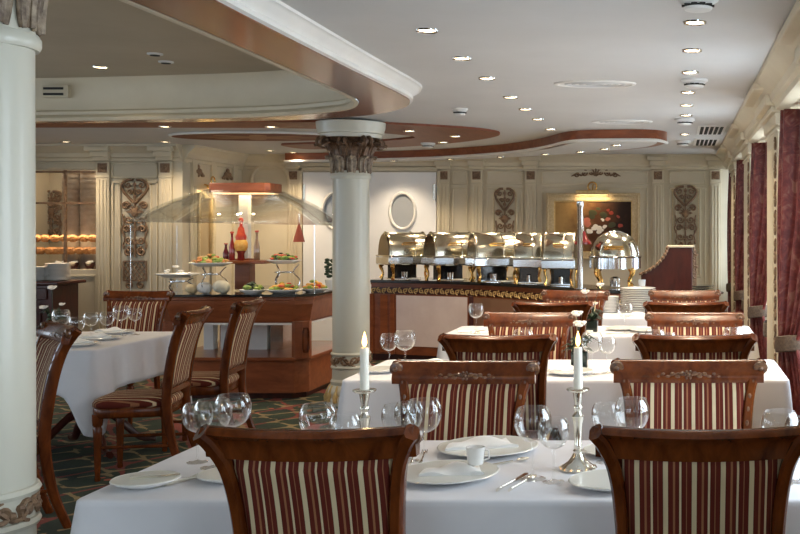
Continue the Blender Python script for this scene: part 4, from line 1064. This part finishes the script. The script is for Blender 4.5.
for i, (x, y, lab) in enumerate(((-4.05, 7.58, 'far'), (-3.92, 7.15, 'middle'), (-3.86, 6.78, 'near'))):
    put_plate(x, y, .13, 'white plate at the %s place of the left table' % lab); napkin(x-.02, y, TZ+.014, .10, .3*i, 'folded white napkin on the %s plate of the left table' % lab, 0 if i else 0)
stack(-.60, 9.55, TZ, 11, .085, .013, 'of small plates on the serving table, behind the flowers')
stack(-.345, 9.55, TZ, 14, .165, .016, 'of large plates on the serving table')
vt = empty('votive_glass', (-.31, 9.55, TZ+14*.016+.012)); tag(vt, 'small grey glass on top of the tall plate stack', 'glass')
MB().lathe([(.03, 0), (.034, .06), (.031, .06), (.027, .006), (.001, .006)], seg=20).build('cup', varied('smoky_glass', (.42, .46, .5), (.5, .54, .58), 9, .15), vt)
# flower vases
def flowers(x, y, lab, heads, tz=TZ, vh=.115, vw=.05):
    vz = empty('flower_vase', (x, y, tz)); tag(vz, 'dark green square glass vase '+lab, 'vase')
    b_ = MB(); b_.box(-vw, vw, -vw, vw, 0, vh); b_.build('vase_body', M['vase'], vz, bevel=.006)
    fa = empty('flower_arrangement', (x, y, tz+vh)); tag(fa, 'white carnations with dark leaves '+lab, 'flowers')
    rnd = random.Random(int(abs(x*1000)))
    lf = MB()
    for k in range(26):
        a = rnd.uniform(0, 2*PI); L_ = rnd.uniform(.05, .11); h = rnd.uniform(-.01, .07); w_ = rnd.uniform(.012, .02)
        c_, s_ = math.cos(a), math.sin(a)
        p0 = Vector((c_*.01, s_*.01, 0)); p1 = Vector((c_*L_*.6, s_*L_*.6, h+.02)); p2 = Vector((c_*L_, s_*L_, h)); sd = Vector((-s_, c_, 0))*w_
        lf.add([p0, p1+sd, p2, p1-sd, p1+Vector((0, 0, .006))], [(0, 1, 4), (1, 2, 4), (2, 3, 4), (3, 0, 4)])
    o = lf.build('foliage', M['green'], fa, thick=.002); o['kind'] = 'stuff'
    for (dx, dy, dz, r_) in heads:
        MB().tube(catmull([(0, 0, .0), (dx*.5, dy*.5, dz*.6), (dx, dy, dz)], 4), .002, 5).build('stem', M['green'], fa)
        pb = MB(); pb.ball((dx, dy, dz), r_*.7, 1, 1, .7, 10, 6)
        for k in range(14):
            a = k*2.4; rr = r_*(.45+.5*(k % 3)/2); pb.ball((dx+rr*math.cos(a)*.8, dy+rr*math.sin(a)*.8, dz+r_*.25*math.sin(k*1.7)), r_*.42, 1, 1, .55, 7, 4)
        pb.build('flower_head', M['petal'], fa)
flowers(-.525, 5.72, 'behind the right candle on the second table', [(-.015, -.02, .205, .032), (.0, -.03, .15, .036), (.05, .02, .10, .02)], vh=.09, vw=.045)
flowers(-.62, 7.72, 'on the third table before the plates', [(.06, 0, .26, .030), (-.05, -.01, .21, .032), (.02, .03, .12, .022)], vh=.085, vw=.045)
flowers(-4.42, 7.45, 'on the left table beside the near column', [(-.01, 0, .24, .03), (-.07, 0, .1, .028), (.05, .02, .12, .02)], vh=.10)

# ================================================================= HOT BUFFET
BZ = .93; BH = EYE-BZ
fpx = [(370, 279.7), (400, 280.2), (440, 281.0), (480, 282.2), (520, 284.2), (550, 286), (580, 288.2), (610, 290), (640, 290.5)]
fr_pts = [plan(x, y, -BH) for x, y in fpx]
frs = [tuple(p[:2]) for p in catmull([(x, y, 0) for x, y in fr_pts], 4)]
def shifted(pts, d, dx=0): return [(x+dx, y+d) for x, y in pts]
def slab(front, inset_, depth): return shifted(front, inset_)+list(reversed(shifted(front, depth)))
hb = empty('buffet_counter', (0, 0, 0)); tag(hb, 'long curved wooden buffet counter with black top under the chafing dishes', 'buffet counter')
MB().prism(slab(frs, 0, .74), BZ-.035, BZ).build('countertop', M['black'], hb, smooth=False, bevel=.006)
MB().prism(slab(frs, .05, .70), .08, BZ-.035).build('body', M['panelwood'], hb, smooth=False)
MB().prism(slab(frs, .10, .66), 0, .08).build('plinth', M['darkwood'], hb, smooth=False)
MB().prism(slab(frs, .025, .06), BZ-.055, BZ-.035).build('upper_moulding', M['panelwood'], hb, smooth=False)
def along(front, t):
    L = [0]
    for i in range(1, len(front)): L.append(L[-1]+math.hypot(front[i][0]-front[i-1][0], front[i][1]-front[i-1][1]))
    s_ = t*L[-1]
    for i in range(1, len(front)):
        if L[i] >= s_: q_ = (s_-L[i-1])/(L[i]-L[i-1]); x = front[i-1][0]*(1-q_)+front[i][0]*q_; y = front[i-1][1]*(1-q_)+front[i][1]*q_; return x, y, math.atan2(front[i][1]-front[i-1][1], front[i][0]-front[i-1][0]), L[-1]
    return (*front[-1], 0, L[-1])
fz = MB(); NF = 56; zf = BZ-.12
for i in range(NF):
    x, y, a, L_ = along(frs, (i+.5)/NF); s_ = 1 if i % 2 else -1
    pts = [(p[0], 0, p[2]) for p in spiral(0, 0, .032, 1.2, PI/2*s_, s_, 10)]
    R_m = Matrix.Translation((x, y+.036, zf)) @ Matrix.Rotation(a, 4, 'Z'); fz.tube([R_m @ Vector(p) for p in pts], .0075, 5); c_ = R_m @ Vector((.02, 0, -s_*.02)); fz.ball(tuple(c_), .010, 1, 1, 1, 6, 4)
fz.build('carved_frieze', M['gold'], hb)
fzb = MB().prism(slab(frs, .042, .06), zf-.038, zf+.038); fzb.build('frieze_board', M['darkwood'], hb, smooth=False)
# fielded panels between slim posts
for t0, t1, mname, lab in ((.085, .33, 'mauve', 'pale glossy panel'), (.355, .62, 'brownpanel', 'brown panel'), (.645, .80, 'brownpanel', 'brown panel'), (.82, .97, 'brownpanel', 'brown panel')):
    pts = [along(frs, t0+(t1-t0)*k/8)[:2] for k in range(9)]
    o = MB().prism(shifted(pts, .038)+list(reversed(shifted(pts, .055))), .18, BZ-.175).build('panel', M[mname], hb, smooth=False); o['label'] = lab
for t in (.0, .07, .343, .632, .81, .985):
    x, y, a, L_ = along(frs, t); MB().box(x-.02, x+.03, y+.02, y+.06, .08, BZ-.16).build('post', M['panelwood'] if t < .3 else M['darkwood'], hb, smooth=False, bevel=.005)
x, y, a, L_ = along(frs, .045); MB().box(x-.05, x+.04, y+.03, y+.06, .1, BZ-.17).build('post', M['panelwood'], hb, smooth=False, bevel=.005)
# chafing dishes
def make_chafer(w_=.58, d=.42):
    root = empty('chafing_dish'); root['category'] = 'chafing dish'
    h = w_/2; r = d/2
    # body rail
    MB().box(-h-.015, h+.015, -r-.03, r+.03, .145, .230).build('water_pan', M['chrome'], root, bevel=.012)
    MB().box(-h-.012, h+.012, -r-.04, r+.04, .228, .240).build('rim', M['lid'], root, bevel=.004)
    b_ = MB(); rings = []
    for x, sc_ in ((-h+.01, .0), (-h+.01, .93), (-h+.015, .98), (-h+.03, 1), (h-.03, 1), (h-.015, .98), (h-.01, .93), (h-.01, 0)):
        rings.append([(x, -r*.96*max(sc_, .001)*math.cos(k*PI/20), .240+.225*max(sc_, .001)*math.sin(k*PI/20)) for k in range(21)])
    b_.loft(rings, False, False).build('roll_top_lid', M['lid'], root, angle=40)
    for x, sg in ((-h+.006, -1), (h-.006, 1)):
        MB().prism_y([(-r*.93*math.cos(k*PI/20), .240+.212*math.sin(k*PI/20)) for k in range(20, -1, -1)], -.004, .004).xf(Matrix.Translation((x, 0, 0)) @ Matrix.Rotation(PI/2, 4, 'Z')).build('lid_end', M['lidenddark'], root, smooth=False)
    for x in (-h+.03, h-.03, h*.3): MB().tube([(x, -r*.97*math.cos(k*PI/20), .240+.228*math.sin(k*PI/20)) for k in range(21)], .007, 6).build('lid_rib', M['lid'], root)
    b_ = MB(); b_.tube([(-.09, -r*.80, .345), (-.09, -r*1.05, .36), (.09, -r*1.05, .36), (.09, -r*.80, .345)], .008, 8); b_.build('handle', M['brass'], root)
    for sx_ in (-1, 1):
        for sy_ in (-1, 1):
            pts = catmull([(sx_*(h-.06), sy_*(r-.02), .16), (sx_*(h-.045), sy_*(r+.005), .13), (sx_*(h-.07), sy_*(r-.02), .06), (sx_*(h-.05), sy_*(r), .006)], 4)
            MB().tube(pts, [.032, .032, .031, .029, .027, .024, .020, .017, .015, .016, .018, .024, .027], 8).build('leg', M['brass'], root)
    MB().box(-h+.09, h-.09, .06, .075, .012, .15).build('dark_box', M['black'], root, smooth=False)  # upright black box between the legs
    MB().lathe([(.045, .0), (.048, .06), (.02, .07)], (0, 0, .012), 16).build('fuel_burner', M['chrome'], root)
    MB().box(-h+.08, h-.08, -.08, .08, .004, .012).build('burner_tray', M['chrome'], root)
    return root
CF = Proto(make_chafer())
for i, (px, rz, s_, lab) in enumerate(((404, .64, .86, 'silver roll-top chafing dish at the left end of the hot buffet'), (450, .62, .88, 'silver roll-top chafing dish, second from the left end of the buffet'), (493, .45, .86, 'silver roll-top chafing dish below the brown wall carving'), (528.5, .10, .51, 'silver roll-top chafing dish fourth from the left end'),
                               (561, -.05, .56, 'silver roll-top chafing dish just left of the chrome post'))):
    # position on the counter: centre line .36 behind the front edge
    t = min((abs(PX(px, 1)*0+(along(frs, q_/200)[0]/along(frs, q_/200)[1]*1.0)*F+VX-px-0), q_/200) for q_ in range(201))[1]
    x, y, a, L_ = along(frs, t); yy_ = y+.30; xx_ = (px-VX)*yy_/F
    CF.put((xx_, yy_, BZ+.001), rz, lab, 'roll-top chafing dishes on the hot buffet', (s_, .84, 1.17))
# big round-lidded dish at the right end
rd = empty('chafing_dish', ((615-VX)*10.35/F, 10.36, BZ+.001)); rd.scale = (1, 1, 1.16); tag(rd, 'round domed silver chafing dish at the right end of the buffet beside the post', 'chafing dish')
MB().lathe([(.255, .165), (.255, .255), (.265, .265), (.25, .275), (.23, .275)], seg=40).build('water_pan', M['chrome'], rd)
MB().lathe([(.235, .275), (.235, .30), (.215, .37), (.17, .43), (.10, .465), (.001, .475)], seg=40).build('domed_lid', M['lid'], rd)
MB().lathe([(.07, .472), (.055, .482), (.001, .485)], seg=24).build('lid_boss', M['chrome'], rd)
MB().tube([(-.09, -.21, .33), (-.09, -.26, .35), (.09, -.26, .35), (.09, -.21, .33)], .011, 8).build('handle', M['brass'], rd)
MB().tube([(.232*math.cos(a*PI/12), .20*math.sin(a*PI/12)*0-.0, .275+.2*math.sin(a*PI/12)) for a in range(13)], .010, 8).build('lid_arch', M['chrome'], rd)
for k in range(4):
    a = PI/4+k*PI/2; c_, s_ = math.cos(a), math.sin(a)
    for dr in (0, .05): pass
    MB().tube(catmull([(.22*c_, .22*s_, .18), (.245*c_, .245*s_, .13), (.20*c_, .20*s_, .06), (.22*c_, .22*s_, .008)], 4), [.03, .03, .028, .026, .022, .02, .017, .015, .014, .014, .018, .022, .026], 8).build('leg', M['brass'], rd)
MB().lathe([(.05, .0), (.055, .07), (.02, .085)], (0, 0, .01), 16).build('fuel_burner', M['chrome'], rd)
# chrome post with lamp
pp = empty('chrome_post', (PX(580, 10.12), 10.12, BZ+.001)); tag(pp, 'upright chrome post rising from the buffet top before the painting', 'post')
MB().lathe([(.06, 0), (.06, .008), (.03, .012)], seg=24).build('base_plate', M['chrome'], pp)
MB().lathe([(.028, .01), (.028, .79), (.034, .80), (.034, .84), (.020, .85)], seg=24).build('tube', M['chrome'], pp)
hl = empty('heat_lamp', (PX(583, 10.22), 10.22, 1.36)); tag(hl, 'small dark red heat lamp shade behind the chrome post', 'heat lamp')
MB().lathe([(.085, 0), (.083, .02), (.05, .055), (.03, .10), (.022, .13)], seg=24).build('shade', M['redglass'], hl)
MB().tube(catmull([(0, 0, .13), (0, -.01, .25), (-.01, -.05, .30), (-.02, -.08, .30)], 4), .009, 6).build('arm', M['chrome'], hl)
# small serving dishes along the counter front
for i, px in enumerate((412, 455, 505, 540)):
    t = min((abs(along(frs, q_/200)[0]/along(frs, q_/200)[1]*F+VX-px), q_/200) for q_ in range(201))[1]; x, y, a, L_ = along(frs, t)
    o = put_plate(x+.01, y+.085, .07, 'small saucer at the front edge of the hot buffet, '+['leftmost', 'second from the left', 'third from the left', 'rightmost'][i], BZ+.001, 'saucer')
# dark wooden stand at the right
st = empty('wooden_stand', (0, 11.2, 0)); tag(st, 'tall dark mahogany stand with sloping carved side at the back right', 'stand')
ol_ = [(PX(p[0], 11.2), at(p[0], p[1], 11.2).z) for p in ((692, 296), (692.5, 247.5), (669, 247.5), (666, 255), (660, 263), (651, 270), (641, 274.5), (641, 296))]
ol_ = [(ol_[0][0], .06)]+ol_[1:-1]+[(ol_[-1][0], .06)]
MB().prism_y(list(reversed(ol_)), -.0, .45).build('body', M['darkwood'], st, smooth=False, bevel=.006)
MB().box(ol_[2][0]-.02, ol_[1][0]+.02, -.02, .47, ol_[1][1], ol_[1][1]+.02).build('cap', M['cream'], st, smooth=False, bevel=.005)
MB().box(ol_[-1][0]-.02, ol_[0][0]+.02, -.02, .47, 0, .06).build('plinth', M['darkwood'], st, smooth=False)
b = MB(); pts = [(x, -.012, z) for x, z in ol_[2:-1]]; cc = catmull(pts, 5)
for i, p in enumerate(cc): b.ball(tuple(p+Vector((-.012, 0, .006))), .020 if i % 2 else .013, 1, 1, 1, 7, 5)
b.build('carved_edge', M['bronze'], st)
b = scrollstrip(.98, 1.30, .05, 5); b.xf(Matrix.Translation((ol_[1][0]+.03, .05, 0))); b.box(ol_[1][0], ol_[1][0]+.045, .05, .40, .9, 1.28); b.build('side_bracket', M['bronze'], st)
# tray of dishes at the back right
tt = empty('side_table', (.30, 11.9, 0)); tag(tt, 'small dark round side table at the back by the last curtain', 'side table')
MB().lathe([(.001, .78), (.24, .78), (.24, .80), (.001, .80)], seg=32).build('table_top', M['darkwood'], tt)
MB().lathe([(.03, .03), (.03, .78)], seg=16).build('pole', M['darkwood'], tt); MB().lathe([(.2, 0), (.2, .015), (.04, .04), (.03, .04)], seg=24).build('base', M['darkwood'], tt)
for i in range(3):
    o = bowlthing('serving_dish', .17, .022, M['chrome']); o.location = (.28, 11.9, .802+i*.024); tag(o, 'shallow silver dish stacked on the small round side table', 'dish', 'silver dishes on the small side table')

# ================================================================= PAINTING
pa = empty('framed_painting', (PX(593.5, YB), YB-.01, at(0, 260, YB).z)); tag(pa, 'dark still life of flowers in a wide pale gilt frame, lit from above', 'painting')
pw = (640.5-547)/2*YB/F; ph = (260-193)*YB/F; fw = .10
b = MB()
for (x0, x1, z0, z1) in ((-pw, pw, 0, fw), (-pw, pw, ph-fw, ph), (-pw, -pw+fw, fw, ph-fw), (pw-fw, pw, fw, ph-fw)): b.box(x0, x1, -.06, 0, z0, z1)
for (x0, x1, z0, z1) in ((-pw+.02, pw-.02, .015, .035), (-pw+.02, pw-.02, ph-.035, ph-.015), (-pw+.015, -pw+.035, .03, ph-.03), (pw-.035, pw-.015, .03, ph-.03)): b.box(x0, x1, -.08, -.05, z0, z1)
for i in range(46):
    x = -pw+.05+i*(2*pw-.1)/45; b.ball((x, -.075, ph-.045), .010, 1, 1, 1, 6, 4)
b.build('frame', M['giltframe'], pa, smooth=False, bevel=.004)
b = MB()
for (x0, x1, z0, z1) in ((-pw+fw, pw-fw, fw, fw+.012), (-pw+fw, pw-fw, ph-fw-.012, ph-fw), (-pw+fw, -pw+fw+.012, fw, ph-fw), (pw-fw-.012, pw-fw, fw, ph-fw)): b.box(x0, x1, -.045, -.02, z0, z1)
b.build('inner_liner', M['gold'], pa, smooth=False)
cvs = MB().box(-pw+fw, pw-fw, -.03, -.015, fw, ph-fw).build('canvas', M['painting'], pa, smooth=False)
rnd = random.Random(5)
for nme, mm, spots in (('painted_roses', M['petal'], [(0.02, .32, .045), (.08, .30, .04), (-.04, .28, .04), (.06, .25, .035), (.13, .33, .03), (.10, .42, .022)]), ('painted_peony', mat('pink_paint', (.55, .16, .10), .4), [(-.09, .40, .05), (-.05, .36, .04), (.16, .42, .03)]),
                       ('painted_leaves', mat('dark_leaf_paint', (.05, .05, .015), .4), [(0, .5, .05), (.12, .48, .06), (.2, .36, .05), (-.02, .46, .035), (.25, .28, .05), (.05, .56, .03)]), ('painted_berries', mat('red_paint', (.30, .04, .02), .4), [(.2, .5, .03), (.27, .46, .025), (.16, .54, .02), (.3, .35, .03)])):
    b = MB()
    for (x, z, r_) in spots:
        for k in range(5): b.ball((x*1.15+rnd.uniform(-.5, .5)*r_, -.031, z+.09+rnd.uniform(-.4, .4)*r_), r_*1.25*rnd.uniform(.4, .7), 1, .04, rnd.uniform(.6, 1), 10, 6)
    b.build(nme, mm, cvs)
pl = empty('picture_light', (PX(593.5, YB), YB-.2, at(0, 192.5, YB-.2).z)); tag(pl, 'brass picture light above the still life painting', 'picture light')
MB().box(-.205, .205, -.035, .035, -.025, .03).build('shade', M['gold'], pl, bevel=.01)
MB().box(-.19, .19, -.02, .02, -.028, -.0255).build('tube_lamp', M['warmglow'], pl, smooth=False)
MB().tube([(0, .03, .0), (0, .10, .09), (0, .18, .11)], .010, 8).build('arm', M['brass'], pl)
MB().tube([(.055*math.cos(a*PI/10), .02, .075+.055*math.sin(a*PI/10)) for a in range(20)], .010, 8, True).build('ring', M['brass'], pl)
la = area('picture_lamp', (0, .03, -.035), (math.radians(25), 0, 0), .38, .03, 1.6, (1, .72, .36)); la.parent = pl
# gilt mirror with its own lamp on the recess wall
mr = empty('gilt_mirror', (XS+.01, 12.2, 1.15)); tag(mr, 'gilt framed mirror on the recess wall behind the salad station glass', 'mirror')
b = MB()
for (y0, y1, z0, z1) in ((-.20, .20, 0, .05), (-.20, .20, .72, .77), (-.20, -.15, .05, .72), (.15, .20, .05, .72)): b.box(0, .04, y0, y1, z0, z1)
b.build('frame', M['giltframe'], mr, smooth=False, bevel=.006); MB().box(.005, .015, -.15, .15, .05, .72).build('mirror_glass', M['mirror'], mr, smooth=False)
ml = empty('mirror_lamp', (XS+.14, 12.2, 2.0)); tag(ml, 'small brass lamp with a ring above the gilt mirror', 'wall lamp')
MB().box(-.03, .03, -.15, .15, -.02, .02).build('shade', M['brass'], ml, bevel=.008); MB().box(-.015, .015, -.13, .13, -.024, -.0205).build('tube_lamp', M['warmglow'], ml, smooth=False)
MB().tube([(-.02, .05*math.cos(a*PI/10), .07+.05*math.sin(a*PI/10)) for a in range(20)], .008, 8, True).build('ring', M['brass'], ml); MB().tube([(-.02, 0, 0), (-.12, 0, .03)], .009, 8).build('arm', M['brass'], ml)
la = area('mirror_bulb', (0, 0, -.03), (0, 0, 0), .04, .25, 4, (1, .72, .36)); la.parent = ml

# ================================================================= SALAD STATION
SX0, SX1, SY0, SY1 = -4.62, -3.27, 9.3, 10.75; SZT = .93
ss = empty('salad_station', ((SX0+SX1)/2, (SY0+SY1)/2, 0)); tag(ss, 'reddish wooden salad buffet island with open middle and clipped corners', 'buffet island')
hx, hy = (SX1-SX0)/2, (SY1-SY0)/2
def octo(e, c_=.10): return [(-hx-e+c_, -hy-e), (hx+e-c_, -hy-e), (hx+e, -hy-e+c_), (hx+e, hy+e-c_), (hx+e-c_, hy+e), (-hx-e+c_, hy+e), (-hx-e, hy+e-c_), (-hx-e, -hy-e+c_)]
MB().prism(octo(.05, .14), SZT-.02, SZT).build('glass_top', M['black'], ss, smooth=False)
MB().prism(octo(.03, .13), SZT-.055, SZT-.02).build('top_moulding', M['panelwood'], ss, smooth=False, bevel=.008)
rings = [[(x, y, z) for x, y in octo(e, .12)] for e, z in ((.02, SZT-.055), (.02, SZT-.09), (.0, SZT-.15), (-.02, SZT-.24), (-.03, SZT-.255))]
MB().loft(rings).build('fascia', M['panelwood'], ss, angle=20)
MB().prism(octo(-.035, .10), SZT-.275, SZT-.255).build('pale_underside_trim', M['white'], ss, smooth=False)
MB().prism(octo(-.02), .05, .34).build('lower_cabinet', M['panelwood'], ss, smooth=False, bevel=.006)
MB().prism(octo(.0), .34, .37).build('deck', M['panelwood'], ss, smooth=False, bevel=.005)
MB().prism(octo(-.06), 0, .05).build('plinth', M['darkwood'], ss, smooth=False)
for sx_ in (-1, 1):
    for sy_ in (-1, 1):
        cx_, cy_ = sx_*(hx-.07), sy_*(hy-.07)
        b = MB(); b.prism([(cx_+.085*math.cos(PI/8+k*PI/4), cy_+.085*math.sin(PI/8+k*PI/4)) for k in range(8)], .36, SZT-.24)
        po_ = b.build('corner_post', M['panelwood'], ss, smooth=False, bevel=.004)
        a = math.atan2(sy_, sx_); b = MB()
        pts = [(.082*math.cos(a)-q_*math.sin(a)*.025+cx_, .082*math.sin(a)+q_*math.cos(a)*.025+cy_, z) for q_, z in ((-1, .45), (-.7, .42), (.7, .42), (1, .45), (1, .60), (.7, .63), (-.7, .63), (-1, .60))]
        b.tube(pts, .008, 6, True); b.build('oval_moulding', M['chairwood'], po_)
MB().box(-.36, .08, -.1, .3, .37, SZT-.25).build('core_cabinet', M['white'], ss, smooth=False)
MB().box(.11, .23, -.1, .2, .37, SZT-.25).build('metal_panel', M['silver'], ss, smooth=False)
MB().box(-.52, -.43, -.1, .0, .37, SZT-.25).build('core_cabinet', M['white'], ss, smooth=False)
# canopy: timber hood on a white post, glass wings
cn = empty('sneeze_guard', (PX(245, 9.9), 9.9, SZT+.001)); tag(cn, 'glass winged canopy with a lit timber hood over the salad station', 'sneeze guard')
hz = at(0, 188, 9.9).z-SZT
MB().prism([(-.24, -.2), (.26, -.2), (.295, -.14), (.295, .14), (.26, .2), (-.24, .2), (-.28, .14), (-.28, -.14)], hz-.05, hz+.04).build('hood', M['panelwood'], cn, smooth=False, bevel=.006)
MB().box(-.26, .26, -.15, .15, hz-.056, hz-.051).build('light_strip', M['warmglow'], cn, smooth=False)
MB().box(-.045, .045, -.04, .04, .30, hz-.055).build('post', M['white'], cn, smooth=False, bevel=.005)
MB().box(-.07, .07, -.07, .07, .012, .30).build('post_base', M['panelwood'], cn, smooth=False, bevel=.006)
MB().box(-.24, .26, -.19, .19, .255, .285).build('wooden_shelf', M['panelwood'], cn, smooth=False, bevel=.006)
MB().box(-.23, .27, -.17, .17, at(0, 222, 9.9).z-SZT-.005, at(0, 222, 9.9).z-SZT+.005).build('glass_shelf', M['guard'], cn, smooth=False)
la = area('hood_lamp', (0, 0, hz-.07), (0, 0, 0), .5, .28, 3.5, (1, .76, .42)); la.parent = cn
zl = at(0, 222, 9.9).z-SZT; xl = PX(152, 9.9)-PX(245, 9.9); xr = PX(333, 9.9)-PX(245, 9.9)
def wing(x0, z0, x1, z1, y0, y1, y2, y3, bulge=.03):
    def fn(u, v):
        x = x0+(x1-x0)*u; z = z0+(z1-z0)*u+bulge*math.sin(PI*u); ya = y0+(y2-y0)*u; yb = y1+(y3-y1)*u; return (x, ya+(yb-ya)*v, z)
    return MB().grid(fn, 10, 4)
wing(-.29, hz-.03, xl, zl, -.2, .2, -.45, .45).build('glass_wing', M['guard'], cn, thick=.008)
wing(.29, hz-.03, xr, zl-.03, -.2, .2, -.45, .45).build('glass_wing', M['guard'], cn, thick=.008)
for s_ in (-1, 1):
    b = MB(); b.add([(-.29, s_*.2, hz-.03), (.29, s_*.2, hz-.03), (xr, s_*.45, zl-.03), (xl, s_*.45, zl)], [(0, 1, 2, 3)]); b.build('glass_front', M['pane'], cn, thick=.006)
for x, s_ in ((xl, 1), (xr, 1)):
    for sy_ in (-1, 1): MB().tube([(x*.97, sy_*.44, .0), (x*.97, sy_*.44, zl-.03)], .003, 8).build('support_rod', M['chrome'], cn)
rc = empty('cone_reflection', (PX(299, 9.7), 9.70, at(0, 242, 9.7).z)); tag(rc, 'red-brown cone standing in for a reflection in the right glass wing of the salad station', 'cone')
MB().lathe([(.052, 0), (.035, .07), (.004, .18)], seg=20).build('cone_body', M['conerefl'], rc); MB().tube([(0, 0, .18), (0, 0, .27)], .002, 5).build('cord', M['chrome'], rc)  # solid cone and cord made up in place of a red reflection
# platters, bowls and dressings
def platter(x, y, z, r, lab, mats, high, stand=True):
    if stand:
        s2 = empty('wire_stand', (x, y, z)); tag(s2, 'curled wire stand under the '+lab.replace('platter of ', '').replace('platter on a low wire stand at the left end of the salad station', 'leftmost platter of the salad station'), 'stand')
        b_ = MB()
        for q_ in range(3):
            a = q_*2*PI/3+.4; b_.tube(catmull([(.10*math.cos(a), .10*math.sin(a), .005), (.14*math.cos(a), .14*math.sin(a), high*.4), (.08*math.cos(a), .08*math.sin(a), high*.7), (.13*math.cos(a), .13*math.sin(a), high-.006)], 4), .005, 6)
        b_.tube([(.08*math.cos(a*PI/8), .08*math.sin(a*PI/8), high*.7) for a in range(16)], .005, 6, True); b_.build('wire', M['chrome'], s2)
    p_ = empty('serving_platter', (x, y, z+(high if stand else 0))); tag(p_, 'white '+lab, 'platter')
    MB().lathe([(.001, 0), (r*.6, 0), (r, .03), (r, .036), (r*.6, .01), (.001, .01)], seg=36, sy=.8).build('dish', M['china'], p_)
    for j, (mm, n_) in enumerate(mats):
        b_ = MB()
        for k in range(n_):
            a = random.uniform(0, 2*PI); q_ = r*.72*math.sqrt(random.random()); b_.ball((q_*math.cos(a), q_*math.sin(a)*.8, .03+random.uniform(.2, 1)*.085*(1-q_/r)), random.uniform(.012, .028), random.uniform(.6, 1.6), random.uniform(.6, 1.3), random.uniform(.35, .9), 7, 5)
        o = b_.build(['leaves', 'salad', 'garnish'][j], mm, p_); o['kind'] = 'stuff'
random.seed(11)
platter(PX(178, 9.75), 9.75, SZT+.001, .20, 'platter on a low wire stand at the left end of the salad station', [(M['napkin'], 6)], .13)
platter(PX(211, 9.52), 9.51, SZT+.001, .19, 'platter of orange salad left of the dressing bottles', [(M['lettuce'], 40), (M['bread'], 40), (M['tomato'], 10)], .24)
platter(PX(284, 9.65), 9.65, SZT+.001, .155, 'raised platter of green salad on the right', [(M['lettuce'], 40), (M['tomato'], 14), (M['green'], 24)], .26)
platter(PX(284, 9.45), 9.45, SZT+.001, .16, 'low platter of vegetables at the front right', [(M['lettuce'], 24), (M['orange'], 24), (M['tomato'], 10)], 0, False)
platter(PX(312, 9.55), 9.62, SZT+.001, .13, 'low platter of vegetables at the right corner', [(M['orange'], 20), (M['lettuce'], 12), (M['tomato'], 8)], 0, False)
platter(PX(252, 9.4), 9.42, SZT+.001, .12, 'low platter of leaves before the wooden post base', [(M['green'], 24), (M['lettuce'], 14)], 0, False)
def veg_ball(x, y, z, r_, m_, name, lab, cat):
    b_ = MB(); 
    for k in range(9): a = k*.7; b_.ball((.3*r_*math.cos(a*2), .3*r_*math.sin(a*2), r_*.8+.12*r_*math.sin(k)), r_*.8, 1, 1, .95, 10, 7)
    o = b_.build(name, m_, loc=(x, y, z)); tag(o, lab, cat)
veg_ball(PX(222, 9.45), 9.44, SZT+.002, .07, mat('cauliflower', (.70, .66, .52), .7), 'cauliflower', 'whole pale cauliflower on the salad station below the orange salad', 'vegetable')
veg_ball(PX(205, 9.45), 9.44, SZT+.002, .06, M['napkin'], 'garlic_bulb', 'pale round bulb left of the cauliflower', 'vegetable')
veg_ball(PX(193, 9.45), 9.42, SZT+.002, .05, mat('pale_onion', (.62, .50, .30), .4), 'onion', 'pale onion at the left of the bulbs on the salad station', 'vegetable')
sz2 = SZT+.287
fv = empty('preserve_jar', (PX(241, 9.78), 9.78, sz2)); tag(fv, 'tall layered jar of red and orange preserves with a red top', 'jar')
MB().lathe([(.028, 0), (.033, .01), (.030, .06), (.045, .09)], seg=20).build('jar_foot', mat('dark_red_preserve', (.22, .015, .015), .2, coat=.5), fv)
MB().lathe([(.045, .09), (.060, .12), (.060, .16), (.045, .19)], seg=20).build('jar_belly', M['orange'], fv)
MB().lathe([(.045, .19), (.05, .22), (.036, .25), (.026, .30), (.014, .32), (.014, .36)], seg=20).build('jar_neck', M['tomato'], fv); MB().lathe([(.001, .36), (.022, .36), (.024, .375), (.014, .395), (.001, .40)], seg=16).build('stopper', M['tomato'], fv)
for i, (px, lab) in enumerate(((232, 'slim dressing bottle left of the layered jar'), (225, 'short dark red bottle at the left end of the wooden shelf'), (256, 'slim dressing bottle right of the white post'))):
    bo = empty('dressing_bottle', (PX(px, 9.76), 9.76+(.02 if i else 0), sz2)); tag(bo, lab, 'bottle', 'dressing bottles on the salad station')
    h = [.27, .16, .28][i]; MB().lathe([(.022, 0), (.026, .01), (.026, h*.45), (.012, h*.7), (.010, h*.88), (.013, h*.9), (.013, h*.93)], seg=18).build('bottle_body', [mat('red_vinegar', (.25, .02, .02), .12, coat=.6), mat('dark_vinegar', (.12, .015, .02), .12, coat=.6), mat('herb_oil', (.32, .20, .12), .12, coat=.6)][i], bo)
    MB().lathe([(.012, h*.93), (.018, h*.95), (.018, h*.99), (.008, h)], seg=14).build('stopper', M['tomato'], bo)
fp = empty('potted_plant', (PX(330, 9.9), 9.93, SZT+.001)); tag(fp, 'small leafy plant in a white pot at the right end of the salad station', 'plant')
MB().lathe([(.04, 0), (.055, .10), (.05, .10), (.035, .01)], seg=18).build('pot', M['china'], fp)
b = MB()
for k in range(22): a = k*2.4; b.ball((.04*math.cos(a), .04*math.sin(a), .12+.012*k*.7), .022, 1.2, .6, .7, 6, 4)
b.build('foliage', M['green'], fp)
